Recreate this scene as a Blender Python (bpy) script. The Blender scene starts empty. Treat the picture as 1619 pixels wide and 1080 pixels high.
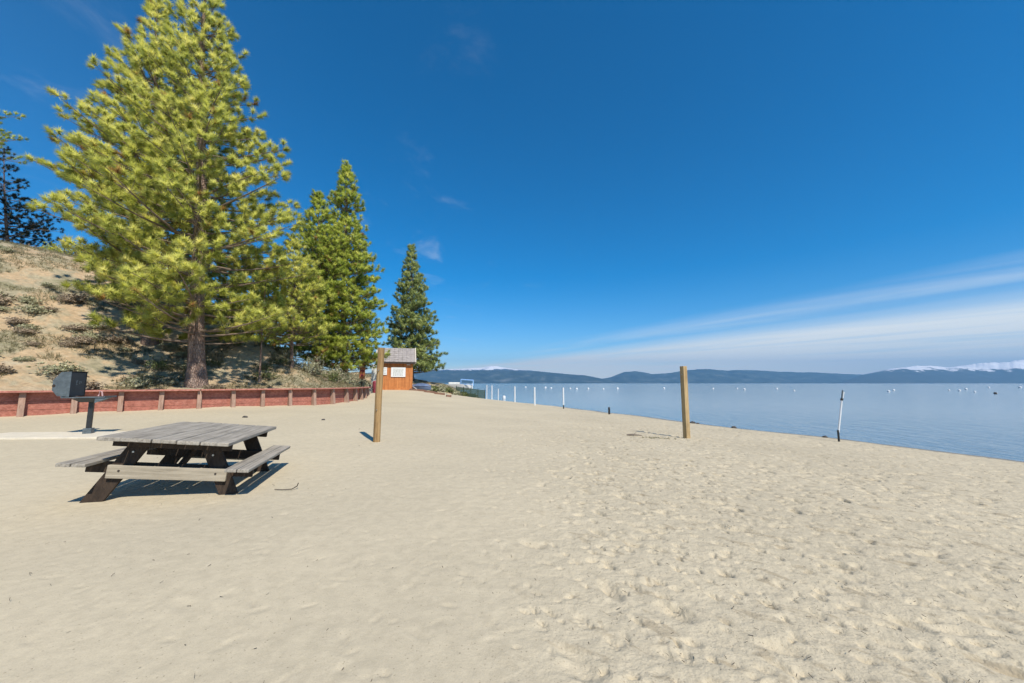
import bpy, bmesh, math, random
import numpy as np
from mathutils import Vector, Matrix, Euler, noise as mnoise
R = math.radians
scn = bpy.context.scene
col = scn.collection
# ---------------------------------------------------------------- camera
F, HC, HOR = 600.0, 1.42, 606.0          # focal length in photo pixels, eye height, horizon row
PITCH = math.atan((HOR - 540) / F)
cd = bpy.data.cameras.new('camera'); cam = bpy.data.objects.new('camera', cd); col.objects.link(cam)
cd.sensor_width = 36; cd.lens = F / 1619 * 36
cd.clip_start = 0.05; cd.clip_end = 60000
cam.location = (0, 0, HC); cam.rotation_euler = (R(90) + PITCH, 0, 0)
scn.camera = cam
# ---------------------------------------------------------------- world, sun, exposure
SUN_EL = R(49)
SUN_DIR = Vector((0.53, -0.85, 0)).normalized() * math.cos(SUN_EL) + Vector((0, 0, math.sin(SUN_EL)))
W = bpy.data.worlds.new('World'); scn.world = W; W.use_nodes = True
def N(nt, typ, **kw):
    n = nt.nodes.new(typ)
    for k, v in kw.items():
        if k.startswith('i_'):
            k2 = k[2:]
            k2 = int(k2) if k2.isdigit() else k2.replace('_', ' ')
            n.inputs[k2].default_value = v
        else: setattr(n, k, v)
    return n
def L(nt, a, b): nt.links.new(a, b)
def math_n(nt, op, a, b=None, c=None, clamp=False):
    n = nt.nodes.new('ShaderNodeMath'); n.operation = op; n.use_clamp = clamp
    for i, v in enumerate((a, b, c)):
        if v is None: continue
        if isinstance(v, (int, float)): n.inputs[i].default_value = v
        else: nt.links.new(v, n.inputs[i])
    return n.outputs[0]
def ramp(nt, fac, stops, interp='LINEAR'):
    n = nt.nodes.new('ShaderNodeValToRGB'); cr = n.color_ramp; cr.interpolation = interp
    while len(cr.elements) < len(stops): cr.elements.new(0.5)
    for e, (p, c) in zip(cr.elements, stops):
        e.position = p; e.color = (c, c, c, 1) if isinstance(c, (int, float)) else (*c, 1)
    nt.links.new(fac, n.inputs[0]); return n.outputs[0]
def maprange(nt, v, a, b, c=0.0, d=1.0, smooth=True):
    n = nt.nodes.new('ShaderNodeMapRange'); n.interpolation_type = 'SMOOTHSTEP' if smooth else 'LINEAR'
    nt.links.new(v, n.inputs[0])
    for i, x in enumerate((a, b, c, d)): n.inputs[i + 1].default_value = x
    return n.outputs[0]
nt = W.node_tree; nt.nodes.clear()
sky = N(nt, 'ShaderNodeTexSky', sky_type='NISHITA', sun_disc=False)
sky.sun_elevation = SUN_EL; sky.sun_rotation = math.atan2(SUN_DIR.x, SUN_DIR.y)
sky.altitude = 1900; sky.air_density = 1.0; sky.dust_density = 0.5; sky.ozone_density = 2.5
hsv = N(nt, 'ShaderNodeHueSaturation', i_Saturation=1.5, i_Hue=0.496, i_Value=1.0); L(nt, sky.outputs[0], hsv.inputs['Color'])
bg = N(nt, 'ShaderNodeBackground', i_Strength=0.122); L(nt, hsv.outputs[0], bg.inputs[0])
tc = N(nt, 'ShaderNodeTexCoord'); sp = N(nt, 'ShaderNodeSeparateXYZ'); L(nt, tc.outputs['Generated'], sp.inputs[0])
zz = math_n(nt, 'MAXIMUM', sp.outputs[2], 0.012)
u = math_n(nt, 'DIVIDE', sp.outputs[0], zz); v = math_n(nt, 'DIVIDE', sp.outputs[1], zz)
across = math_n(nt, 'ADD', math_n(nt, 'MULTIPLY', u, .91), math_n(nt, 'MULTIPLY', v, .42))
along = math_n(nt, 'SUBTRACT', math_n(nt, 'MULTIPLY', v, .91), math_n(nt, 'MULTIPLY', u, .42))
cb = N(nt, 'ShaderNodeCombineXYZ'); L(nt, across, cb.inputs[0]); L(nt, math_n(nt, 'MULTIPLY', along, .22), cb.inputs[1])
n1 = N(nt, 'ShaderNodeTexNoise', i_Scale=.75, i_Detail=7.0, i_Roughness=.6, i_Distortion=.6); L(nt, cb.outputs[0], n1.inputs['Vector'])
n2 = N(nt, 'ShaderNodeTexNoise', i_Scale=.3, i_Detail=4.0, i_Roughness=.55); L(nt, cb.outputs[0], n2.inputs['Vector'])
ac2 = math_n(nt, 'ADD', across, math_n(nt, 'MULTIPLY', math_n(nt, 'SUBTRACT', n2.outputs[0], .5), 2.4))
band = math_n(nt, 'SUBTRACT', 1.0, math_n(nt, 'MULTIPLY', math_n(nt, 'ABSOLUTE', math_n(nt, 'SUBTRACT', ac2, 5.85)), .95), clamp=True)
band = math_n(nt, 'MULTIPLY', band, maprange(nt, n1.outputs[0], .3, .68))
band = math_n(nt, 'MULTIPLY', band, maprange(nt, along, 13.0, 5.0, .25, 1.0))
deck = maprange(nt, ac2, 5.8, 9.0)
dn = maprange(nt, n1.outputs[0], .32, .56, .66, 1.0)
deck = math_n(nt, 'MULTIPLY', deck, dn)
# small wisps higher up on the left
cm = N(nt, 'ShaderNodeCombineXYZ'); L(nt, math_n(nt, 'MULTIPLY', u, 1.0), cm.inputs[0]); L(nt, math_n(nt, 'MULTIPLY', v, 1.0), cm.inputs[1])
n3 = N(nt, 'ShaderNodeTexNoise', i_Scale=1.1, i_Detail=8.0, i_Roughness=.62, i_Distortion=1.2); L(nt, cm.outputs[0], n3.inputs['Vector'])
wisp = math_n(nt, 'MULTIPLY', maprange(nt, n3.outputs[0], .56, .8), .16)
wisp = math_n(nt, 'MULTIPLY', wisp, maprange(nt, u, .6, -.6))
cov = math_n(nt, 'MAXIMUM', math_n(nt, 'MULTIPLY', band, .42), math_n(nt, 'MULTIPLY', deck, .93))
cov = math_n(nt, 'MAXIMUM', cov, wisp, clamp=True)
veil = math_n(nt, 'MULTIPLY', maprange(nt, sp.outputs[0], -.3, -1.0), .02)
cov = math_n(nt, 'ADD', cov, math_n(nt, 'MULTIPLY', veil, math_n(nt, 'SUBTRACT', 1.0, cov)))
cov = math_n(nt, 'MULTIPLY', cov, maprange(nt, sp.outputs[2], 0.0, .012, .9, 1.0))
bgc = N(nt, 'ShaderNodeBackground', i_Strength=0.93); bgc.inputs[0].default_value = (.93, .93, .86, 1)
mixs = N(nt, 'ShaderNodeMixShader'); L(nt, cov, mixs.inputs[0]); L(nt, bg.outputs[0], mixs.inputs[1]); L(nt, bgc.outputs[0], mixs.inputs[2])
wo = N(nt, 'ShaderNodeOutputWorld'); L(nt, mixs.outputs[0], wo.inputs[0])
sl = bpy.data.lights.new('sun', 'SUN'); sl.energy = 4.6; sl.angle = R(.53); sl.color = (1, .90, .76)
so = bpy.data.objects.new('sun', sl); col.objects.link(so); so.rotation_euler = SUN_DIR.to_track_quat('Z', 'Y').to_euler()
scn.view_settings.view_transform = 'Standard'; scn.view_settings.look = 'None'
scn.view_settings.exposure = 0.36; scn.view_settings.gamma = 1
# ---------------------------------------------------------------- helpers
def at(px, py, Y):
    """world point at ground distance Y (along the view) seen at photo pixel px,py"""
    c, s = math.cos(PITCH), math.sin(PITCH)
    a, b = (px - 809.5) / F, (540 - py) / F
    x, y, z = a, c - b * s, s + b * c
    k = Y / y
    return Vector((x * k, Y, HC + z * k))
def gx(px, Y): return (px - 809.5) / F * Y      # lateral position near the horizon row
def tag(o, label=None, cat=None, group=None, kind=None):
    if label: o['label'] = label
    if cat: o['category'] = cat
    if group: o['group'] = group
    if kind: o['kind'] = kind
    return o
def empty(name, loc, rz=0, ry=0, rx=0):
    o = bpy.data.objects.new(name, None); col.objects.link(o); o.location = loc; o.rotation_euler = (rx, ry, rz)
    o.empty_display_size = .2
    return o
LASTN = None
def npmesh(name, V, Fc, mat, parent=None, smooth=False, attr=None, loc=None, nor=None):
    V = np.asarray(V, dtype=np.float32); Fc = np.asarray(Fc, dtype=np.int32); k = Fc.shape[1]
    me = bpy.data.meshes.new(name)
    me.vertices.add(len(V)); me.vertices.foreach_set('co', V.ravel())
    me.loops.add(Fc.size); me.loops.foreach_set('vertex_index', Fc.ravel())
    me.polygons.add(len(Fc)); me.polygons.foreach_set('loop_start', np.arange(0, Fc.size, k, dtype=np.int32))
    me.polygons.foreach_set('loop_total', np.full(len(Fc), k, dtype=np.int32))
    if smooth: me.polygons.foreach_set('use_smooth', np.ones(len(Fc), dtype=bool))
    me.update(calc_edges=True)
    if attr:
        for an, av in attr.items():
            a = me.attributes.new(an, 'FLOAT', 'POINT'); a.data.foreach_set('value', np.asarray(av, dtype=np.float32))
    if nor is not None:
        me.polygons.foreach_set('use_smooth', np.ones(len(Fc), dtype=bool)); me.normals_split_custom_set_from_vertices(nor)
    me.materials.append(mat)
    o = bpy.data.objects.new(name, me); col.objects.link(o)
    if parent is not None: o.parent = parent
    if loc is not None: o.location = loc
    return o
class MB:
    """collects boxes, prisms and tubes and links them as one mesh"""
    def __init__(s): s.bm = bmesh.new()
    def box(s, c, d, rot=None, bev=0, jit=0):
        M = Matrix.Translation(Vector(c)) @ (rot.to_matrix().to_4x4() if rot is not None else Matrix()) @ Matrix.Diagonal((d[0], d[1], d[2], 1))
        t = bmesh.new(); bmesh.ops.create_cube(t, size=1, matrix=M)
        if bev: bmesh.ops.bevel(t, geom=t.edges[:], offset=bev, segments=2, affect='EDGES', profile=.6)
        if jit:
            for vv in t.verts: vv.co += Vector((random.uniform(-jit, jit) for _ in range(3)))
        s.merge(t); return s
    def merge(s, t):
        me = bpy.data.meshes.new('t'); t.to_mesh(me); t.free(); s.bm.from_mesh(me); bpy.data.meshes.remove(me)
    def bar(s, a, b, w, h, up=(0, 0, 1), bev=0):
        a, b = Vector(a), Vector(b); d = (b - a); ln = d.length; y = d.normalized(); upv = Vector(up)
        x = y.cross(upv).normalized(); z = x.cross(y)
        M = Matrix((x, y, z)).transposed()
        return s.box((a + b) / 2, (w, ln, h), M.to_quaternion(), bev)
    def tube(s, pts, rad, n=10, cap=True):
        pts = [Vector(p) for p in pts]
        if isinstance(rad, (int, float)): rad = [rad] * len(pts)
        rings = []
        for i, p in enumerate(pts):
            d = (pts[min(i + 1, len(pts) - 1)] - pts[max(i - 1, 0)]).normalized()
            a = d.cross(Vector((0, 0, 1)) if abs(d.z) < .9 else Vector((1, 0, 0))).normalized(); b = d.cross(a)
            rings.append([s.bm.verts.new(p + (a * math.cos(q * 2 * math.pi / n) + b * math.sin(q * 2 * math.pi / n)) * rad[i]) for q in range(n)])
        for r0, r1 in zip(rings, rings[1:]):
            for q in range(n): s.bm.faces.new((r0[q], r0[(q + 1) % n], r1[(q + 1) % n], r1[q]))
        if cap: s.bm.faces.new(rings[0]); s.bm.faces.new(rings[-1][::-1])
        return s
    def prism(s, poly, off, M=None):
        """closed polygon (3-D points) swept by vector off"""
        a = [s.bm.verts.new(Vector(p)) for p in poly]; b = [s.bm.verts.new(Vector(p) + Vector(off)) for p in poly]
        s.bm.faces.new(a); s.bm.faces.new(b[::-1]); m = len(a)
        for i in range(m): s.bm.faces.new((a[i], b[i], b[(i + 1) % m], a[(i + 1) % m]))
        return s
    def sph(s, c, r, sc=(1, 1, 1), seg=16):
        t = bmesh.new(); bmesh.ops.create_uvsphere(t, u_segments=seg, v_segments=seg // 2 + 1, radius=r, matrix=Matrix.Translation(Vector(c)) @ Matrix.Diagonal((*sc, 1)))
        s.merge(t); return s
    def build(s, name, mat, parent=None, smooth=False, loc=None, rz=0):
        bmesh.ops.recalc_face_normals(s.bm, faces=s.bm.faces[:])
        me = bpy.data.meshes.new(name); s.bm.to_mesh(me); s.bm.free(); me.materials.append(mat)
        if smooth:
            for p in me.polygons: p.use_smooth = True
            if smooth == 'auto':
                me.set_sharp_from_angle(angle=R(40))
        o = bpy.data.objects.new(name, me); col.objects.link(o)
        if parent is not None: o.parent = parent
        if loc is not None: o.location = loc
        o.rotation_euler.z = rz
        return o
# ---------------------------------------------------------------- materials
def new_mat(name):
    m = bpy.data.materials.new(name); m.use_nodes = True; t = m.node_tree
    return m, t, t.nodes['Principled BSDF']
def simple(name, c, rough=.6, metal=0, var=.12, scale=6, bump=.1, bscale=60, spec=.5):
    m, t, b = new_mat(name); tc = N(t, 'ShaderNodeTexCoord')
    n = N(t, 'ShaderNodeTexNoise', i_Scale=scale, i_Detail=6.0, i_Roughness=.65); L(t, tc.outputs['Object'], n.inputs['Vector'])
    lo = tuple(x * (1 - var) for x in c); hi = tuple(min(1, x * (1 + var)) for x in c)
    L(t, ramp(t, n.outputs[0], [(.3, lo), (.7, hi)]), b.inputs['Base Color'])
    b.inputs['Roughness'].default_value = rough; b.inputs['Metallic'].default_value = metal
    b.inputs['Specular IOR Level'].default_value = spec
    if bump:
        n2 = N(t, 'ShaderNodeTexNoise', i_Scale=bscale, i_Detail=4.0); L(t, tc.outputs['Object'], n2.inputs['Vector'])
        bp = N(t, 'ShaderNodeBump', i_Strength=bump, i_Distance=.01); L(t, n2.outputs[0], bp.inputs['Height']); L(t, bp.outputs[0], b.inputs['Normal'])
    return m
def wood(name, c1, c2, c3, axis=1, grain=28, rough=.85, bump=.35, stretch=.05, blotch=.5):
    """weathered board, grain running along axis"""
    m, t, b = new_mat(name); tc = N(t, 'ShaderNodeTexCoord')
    mp = N(t, 'ShaderNodeMapping'); L(t, tc.outputs['Object'], mp.inputs[0])
    sc = [1, 1, 1]; sc[axis] = stretch; mp.inputs['Scale'].default_value = sc
    n = N(t, 'ShaderNodeTexNoise', i_Scale=grain, i_Detail=8.0, i_Roughness=.7, i_Distortion=.4); L(t, mp.outputs[0], n.inputs['Vector'])
    n2 = N(t, 'ShaderNodeTexNoise', i_Scale=3.5, i_Detail=5.0, i_Roughness=.6); L(t, tc.outputs['Object'], n2.inputs['Vector'])
    c = ramp(t, n.outputs[0], [(.28, c1), (.5, c2), (.72, c3)])
    mx = N(t, 'ShaderNodeMix', data_type='RGBA', blend_type='MULTIPLY'); mx.inputs[0].default_value = blotch
    L(t, c, mx.inputs[6]); L(t, ramp(t, n2.outputs[0], [(.3, .55), (.65, 1.0)]), mx.inputs[7])
    L(t, mx.outputs[2], b.inputs['Base Color']); b.inputs['Roughness'].default_value = rough; b.inputs['Specular IOR Level'].default_value = .25
    bp = N(t, 'ShaderNodeBump', i_Strength=bump, i_Distance=.008); L(t, n.outputs[0], bp.inputs['Height']); L(t, bp.outputs[0], b.inputs['Normal'])
    return m
def sand_mat(name, base, wet=True, litter=False):
    m, t, b = new_mat(name); g = N(t, 'ShaderNodeNewGeometry')
    a = N(t, 'ShaderNodeTexNoise', i_Scale=.35, i_Detail=4.0); L(t, g.outputs[0], a.inputs['Vector'])
    f = N(t, 'ShaderNodeTexNoise', i_Scale=9.0, i_Detail=8.0, i_Roughness=.75); L(t, g.outputs[0], f.inputs['Vector'])
    s = N(t, 'ShaderNodeTexNoise', i_Scale=150.0, i_Detail=3.0, i_Roughness=.8); L(t, g.outputs[0], s.inputs['Vector'])
    c1 = ramp(t, a.outputs[0], [(.3, tuple(x * .93 for x in base)), (.7, tuple(x * 1.05 for x in base))])
    mx = N(t, 'ShaderNodeMix', data_type='RGBA', blend_type='MULTIPLY'); mx.inputs[0].default_value = 1
    L(t, c1, mx.inputs[6]); L(t, ramp(t, f.outputs[0], [(.3, .86), (.6, 1.03)]), mx.inputs[7])
    mx2 = N(t, 'ShaderNodeMix', data_type='RGBA', blend_type='MULTIPLY'); mx2.inputs[0].default_value = 1
    L(t, mx.outputs[2], mx2.inputs[6]); L(t, ramp(t, s.outputs[0], [(.3, .8), (.45, .98), (.7, 1.06)]), mx2.inputs[7])
    out = mx2.outputs[2]
    # dark grit specks
    tro0 = N(t, 'ShaderNodeAttribute', attribute_name='trodden')
    vo = N(t, 'ShaderNodeTexVoronoi', i_Scale=26.0); L(t, g.outputs[0], vo.inputs['Vector'])
    sel = N(t, 'ShaderNodeSeparateColor'); L(t, vo.outputs['Color'], sel.inputs[0])
    sp1 = math_n(t, 'MULTIPLY', maprange(t, vo.outputs['Distance'], .16, .1), maprange(t, math_n(t, 'ADD', sel.outputs[0], math_n(t, 'MULTIPLY', tro0.outputs['Fac'], .12)), .92, .94))
    mx3 = N(t, 'ShaderNodeMix', data_type='RGBA'); L(t, math_n(t, 'MULTIPLY', sp1, .55), mx3.inputs[0]); L(t, out, mx3.inputs[6]); mx3.inputs[7].default_value = (.12, .1, .07, 1)
    out = mx3.outputs[2]
    vo2 = N(t, 'ShaderNodeTexVoronoi', i_Scale=60.0); L(t, g.outputs[0], vo2.inputs['Vector'])
    sel2 = N(t, 'ShaderNodeSeparateColor'); L(t, vo2.outputs['Color'], sel2.inputs[0])
    sp2 = math_n(t, 'MULTIPLY', maprange(t, vo2.outputs['Distance'], .35, .2), maprange(t, math_n(t, 'ADD', sel2.outputs[0], math_n(t, 'MULTIPLY', tro0.outputs['Fac'], .2)), .9, .96))
    mx5 = N(t, 'ShaderNodeMix', data_type='RGBA'); L(t, math_n(t, 'MULTIPLY', sp2, .5), mx5.inputs[0]); L(t, out, mx5.inputs[6]); mx5.inputs[7].default_value = (.22, .18, .13, 1)
    out = mx5.outputs[2]
    mr = N(t, 'ShaderNodeMapping'); mr.inputs['Rotation'].default_value = (0, 0, .75); L(t, g.outputs[0], mr.inputs[0])  # shade of the footprints painted into the trodden sand colour as dark streaks
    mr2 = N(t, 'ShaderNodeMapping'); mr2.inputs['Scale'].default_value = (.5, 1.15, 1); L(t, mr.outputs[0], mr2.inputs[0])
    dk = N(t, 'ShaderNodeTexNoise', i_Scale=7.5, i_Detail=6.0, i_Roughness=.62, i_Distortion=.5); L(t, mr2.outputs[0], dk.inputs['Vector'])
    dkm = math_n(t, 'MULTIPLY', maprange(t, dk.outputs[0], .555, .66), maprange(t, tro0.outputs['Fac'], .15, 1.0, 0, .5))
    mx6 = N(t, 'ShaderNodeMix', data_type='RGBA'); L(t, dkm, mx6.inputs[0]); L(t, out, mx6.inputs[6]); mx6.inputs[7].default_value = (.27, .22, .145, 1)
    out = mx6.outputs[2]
    if wet:
        sz = N(t, 'ShaderNodeSeparateXYZ'); L(t, g.outputs[0], sz.inputs[0])
        wv = math_n(t, 'ADD', sz.outputs[2], math_n(t, 'MULTIPLY', f.outputs[0], .03))
        w = maprange(t, wv, -.622, -.658)
        mx4 = N(t, 'ShaderNodeMix', data_type='RGBA', blend_type='MULTIPLY'); L(t, w, mx4.inputs[0]); L(t, out, mx4.inputs[6]); mx4.inputs[7].default_value = (.45, .43, .42, 1)
        out = mx4.outputs[2]
        L(t, maprange(t, w, 0, 1, .95, .35), b.inputs['Roughness'])
    else: b.inputs['Roughness'].default_value = .95
    L(t, out, b.inputs['Base Color']); b.inputs['Specular IOR Level'].default_value = .15
    tro = N(t, 'ShaderNodeAttribute', attribute_name='trodden')
    md = N(t, 'ShaderNodeTexNoise', i_Scale=22.0, i_Detail=4.0, i_Roughness=.6); L(t, g.outputs[0], md.inputs['Vector'])
    bp0 = N(t, 'ShaderNodeBump', i_Distance=.035); L(t, md.outputs[0], bp0.inputs['Height']); L(t, maprange(t, tro.outputs['Fac'], 0, 1, .08, .5), bp0.inputs['Strength'])
    bp = N(t, 'ShaderNodeBump', i_Strength=.5, i_Distance=.012); L(t, f.outputs[0], bp.inputs['Height']); L(t, bp0.outputs[0], bp.inputs['Normal'])
    bp2 = N(t, 'ShaderNodeBump', i_Strength=.5, i_Distance=.003); L(t, s.outputs[0], bp2.inputs['Height']); L(t, bp.outputs[0], bp2.inputs['Normal'])
    L(t, bp2.outputs[0], b.inputs['Normal'])
    return m
def leaf_mat(name, c1, c2, c3, trans=.35, rough=.55, dead=False):
    m, t, b = new_mat(name); at_ = N(t, 'ShaderNodeAttribute', attribute_name='tint')
    c = ramp(t, at_.outputs['Fac'], ([(0, (.42, .24, .08)), (.09, (.42, .24, .08)), (.14, c1), (.55, c2), (1, c3)] if dead else [(0, c1), (.55, c2), (1, c3)]))
    L(t, c, b.inputs['Base Color']); b.inputs['Roughness'].default_value = rough; b.inputs['Specular IOR Level'].default_value = .3
    tr = N(t, 'ShaderNodeBsdfTranslucent'); L(t, c, tr.inputs[0])
    mx = N(t, 'ShaderNodeMixShader', i_0=trans); L(t, b.outputs[0], mx.inputs[1]); L(t, tr.outputs[0], mx.inputs[2])
    L(t, mx.outputs[0], t.nodes['Material Output'].inputs[0])
    return m
def bark_mat(name, c1, c2, c3):
    m, t, b = new_mat(name); g = N(t, 'ShaderNodeTexCoord')
    mp = N(t, 'ShaderNodeMapping'); mp.inputs['Scale'].default_value = (1, 1, .28); L(t, g.outputs['Object'], mp.inputs[0])
    vo = N(t, 'ShaderNodeTexVoronoi', i_Scale=17.0, feature='DISTANCE_TO_EDGE'); L(t, mp.outputs[0], vo.inputs['Vector'])
    n = N(t, 'ShaderNodeTexNoise', i_Scale=7.0, i_Detail=8.0, i_Roughness=.7); L(t, mp.outputs[0], n.inputs['Vector'])
    c = ramp(t, n.outputs[0], [(.3, c1), (.5, c2), (.7, c3)])
    mx = N(t, 'ShaderNodeMix', data_type='RGBA', blend_type='MULTIPLY'); mx.inputs[0].default_value = 1
    L(t, c, mx.inputs[6]); L(t, ramp(t, vo.outputs[0], [(0, .55), (.1, 1.0)]), mx.inputs[7]); L(t, mx.outputs[2], b.inputs['Base Color'])
    b.inputs['Roughness'].default_value = .9; b.inputs['Specular IOR Level'].default_value = .2
    bp = N(t, 'ShaderNodeBump', i_Strength=.9, i_Distance=.04); L(t, ramp(t, vo.outputs[0], [(0, 0.0), (.2, 1.0)]), bp.inputs['Height']); L(t, bp.outputs[0], b.inputs['Normal'])
    return m
M = {}
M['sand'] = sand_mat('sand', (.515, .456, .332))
M['slab'] = simple('pale concrete', (.62, .57, .46), .9, var=.1, scale=5)
M['table_y'] = wood('weathered grey boards', (.14, .125, .105), (.335, .31, .265), (.48, .445, .385), 1)
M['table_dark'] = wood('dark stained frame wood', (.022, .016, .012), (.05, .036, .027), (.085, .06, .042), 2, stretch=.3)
M['table_beam'] = wood('pale worn crossboard', (.19, .165, .125), (.36, .32, .25), (.47, .425, .34), 0, blotch=.35)
M['bolt'] = simple('galvanised bolt', (.45, .45, .44), .4, .9)
M['steel'] = simple('black painted steel', (.018, .02, .022), .45, 0, .35, 9, .15)
M['steel_grey'] = simple('sun bleached steel', (.10, .125, .14), .45, .2, .3, 12, .15)
M['red_wood'] = wood('red stained planks', (.22, .085, .06), (.40, .155, .115), (.50, .24, .18), 0, grain=14, bump=.25, blotch=.6)
M['red_cap'] = wood('red stained cap rail', (.32, .11, .085), (.46, .19, .15), (.56, .29, .23), 0, grain=14, bump=.25)
M['wall_post'] = wood('faded wall posts', (.23, .13, .095), (.37, .245, .185), (.47, .34, .27), 2, grain=18)
M['pole_wood'] = wood('treated timber pole', (.17, .10, .045), (.34, .22, .10), (.47, .32, .16), 2, grain=22)
M['pole_wood2'] = wood('square timber pole', (.28, .19, .09), (.44, .32, .165), (.54, .42, .24), 2, grain=22)
M['white'] = simple('white plastic', (.68, .71, .73), .4, 0, .06)
M['white_dull'] = simple('weathered white paint', (.66, .68, .66), .6, 0, .14)
M['shed_wood'] = wood('orange stained siding', (.30, .105, .035), (.53, .205, .07), (.64, .28, .10), 2, grain=9, bump=.2, blotch=.5)
M['trim'] = simple('pale trim', (.62, .57, .5), .7)
M['shingle'] = simple('grey asphalt shingles', (.30, .28, .275), .9, 0, .3, 5, .4, 40)
M['dark'] = simple('dark shade wood', (.03, .022, .018), .8)
M['ink'] = simple('sign ink', (.25, .27, .22), .8, bump=0)
M['blue'] = simple('blue tarpaulin', (.10, .15, .27), .5, 0, .3, 3, .4, 8)
M['blue_frame'] = simple('pale blue canvas', (.22, .42, .75), .6, 0, .1)
M['maroon'] = simple('maroon paint', (.22, .03, .05), .6)
M['orange'] = simple('orange brown board', (.45, .16, .07), .7, 0, .3, 8)
M['mesh_green'] = simple('dark green windscreen', (.03, .06, .04), .85, 0, .4, 14, .4, 40)
M['grey_wood'] = wood('driftwood grey', (.12, .1, .08), (.25, .21, .17), (.36, .31, .25), 0)
M['log'] = wood('edging timber', (.12, .065, .045), (.22, .125, .09), (.32, .21, .15), 0)
M['stone'] = simple('dark stone', (.06, .055, .05), .8, 0, .4, 20, .6, 30)
M['bark'] = bark_mat('pine bark', (.12, .08, .065), (.27, .19, .15), (.42, .33, .27))
M['twig'] = simple('grey twigs', (.17, .13, .10), .9, 0, .3, 8, 0)
M['dry'] = simple('dead brush twigs', (.42, .35, .27), .9, 0, .3, 8, 0)
M['needle_a'] = leaf_mat('yellow green pine needles', (.36, .42, .08), (.68, .71, .17), (.86, .82, .27), .45, dead=True)
M['needle_b'] = leaf_mat('mid green pine needles', (.24, .33, .055), (.50, .59, .105), (.74, .75, .19), .45, dead=True)
M['needle_c'] = leaf_mat('blue green pine needles', (.17, .24, .09), (.36, .44, .15), (.56, .61, .23), .4)
M['needle_d'] = leaf_mat('dark fir needles', (.012, .02, .012), (.022, .036, .02), (.05, .07, .03), .15)
M['sage'] = leaf_mat('sage leaves', (.34, .36, .22), (.52, .53, .35), (.66, .64, .46), .2)
M['shrub_green'] = leaf_mat('manzanita leaves', (.12, .16, .06), (.22, .27, .10), (.36, .38, .16), .25)
M['shrub_dry'] = leaf_mat('dry brush', (.28, .22, .16), (.44, .36, .27), (.58, .5, .38), .1)
M['grass'] = leaf_mat('dry grass', (.20, .20, .12), (.38, .36, .23), (.55, .50, .36), .3)
# ---------------------------------------------------------------- terrain heights
WATER = -0.70
# foot of the red wall (curving away along the beach)
WALL = [(-21.6, 6.6), (-19.4, 9.6), (-17.2, 12.6), (-15.3, 15.0), (-13.4, 16.6), (-12.1, 18.2), (-10.75, 19.8), (-9.95, 21.6), (-9.75, 23.6), (-10.1, 26.2), (-10.9, 28.8)]
BOUND = [(-34, -14), (-27, -2)] + WALL + [(-12.6, 33), (-12.3, 36.6), (-8.6, 37.4), (-6.3, 39.4), (-4.9, 43), (-3.9, 48), (-3.6, 53), (-8, 64), (-16, 80)]
AMP = [.98, .98] + [.97, .96, .95, .96, 1.0, 1.04, 1.08, 1.05, .95, .78, .6] + [.4, .3, .8, .95, 1.0, .7, .1, .1, .1]
CAPH = [40] * 13 + [4.5, 2.5, 1.3, 1.2, 1.0, .5, .1, .3, .5]
RET = [1.03] * 2 + [1.03] * 10 + [.95] + [.0] * 9           # soil level held by the wall, then beach level
SHORE = [(40, -60), (24, -20), (17.5, 0), (14.0, 10.4), (12.6, 15.1), (10.9, 17.9), (9.5, 21.2), (8.2, 26), (4.4, 35.3), (-3.6, 51), (-14, 66), (-30, 90), (-60, 130)]
def seg_dist(P, poly):
    """distance, side sign (+ = left of the line), index+fraction of nearest point, for Nx2 points"""
    best = np.full(len(P), 1e9); sgn = np.zeros(len(P)); tt = np.zeros(len(P))
    for i in range(len(poly) - 1):
        a = np.array(poly[i], float); b = np.array(poly[i + 1], float); d = b - a
        t = np.clip(((P - a) @ d) / (d @ d), 0, 1); q = a + t[:, None] * d
        dist = np.hypot(*(P - q).T)
        cr = d[0] * (P[:, 1] - a[1]) - d[1] * (P[:, 0] - a[0])
        k = dist < best - 1e-9
        best[k] = dist[k]; sgn[k] = np.sign(cr[k]); tt[k] = i + t[k]
    return best, sgn, tt
ctrl = [(x, y, WATER) for x, y in SHORE[1:]] + [(0, 0, 0), (-4, 5, 0), (-3.2, 9.2, .04), (5.45, 12.2, -.29), (-10.8, 9.8, .13), (-8, 14, .16), (0, 15, -.08), (4, 5, -.03), (0, -8, 0), (-12, 0, .1),
    (-17, 12.6, .28), (-13.3, 16.4, .3), (-10.6, 19.8, .3), (-9.6, 23.6, .3), (-10, 26.5, .42), (-11, 29, .62), (-10, 32.6, .82), (-8.5, 32.6, .8), (-6.2, 34, .5), (-4.7, 40, .02), (-4.2, 47, -.4),
    (0, 25, -.2), (-4, 22, .12), (3, 22, -.38), (0, 32, -.32), (-12.5, 38, 1.0), (-25, 0, .3), (-30, 20, .5), (-25, 45, 1), (9, 8, -.28), (10, 0, -.2), (-20, -30, .3), (10, -30, 0),
    (20, 15, -1.3), (16, 24, -1.4), (14, 36, -1.6), (6, 52, -1.6), (-2, 70, -1.6), (30, 0, -1.5), (40, 40, -2.2), (20, 90, -2.2)]
ctrl = np.array(ctrl, float)
def tps_k(r2): return np.where(r2 > 1e-12, .5 * r2 * np.log(np.maximum(r2, 1e-12)), 0)
_D = ((ctrl[:, None, :2] - ctrl[None, :, :2]) ** 2).sum(-1); _n = len(ctrl)
_A = np.zeros((_n + 3, _n + 3)); _A[:_n, :_n] = tps_k(_D) + np.eye(_n) * 1.5; _A[:_n, _n] = 1; _A[:_n, _n + 1:] = ctrl[:, :2]; _A[_n:, :_n] = _A[:_n, _n:].T
_w = np.linalg.solve(_A, np.r_[ctrl[:, 2], 0, 0, 0])
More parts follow.
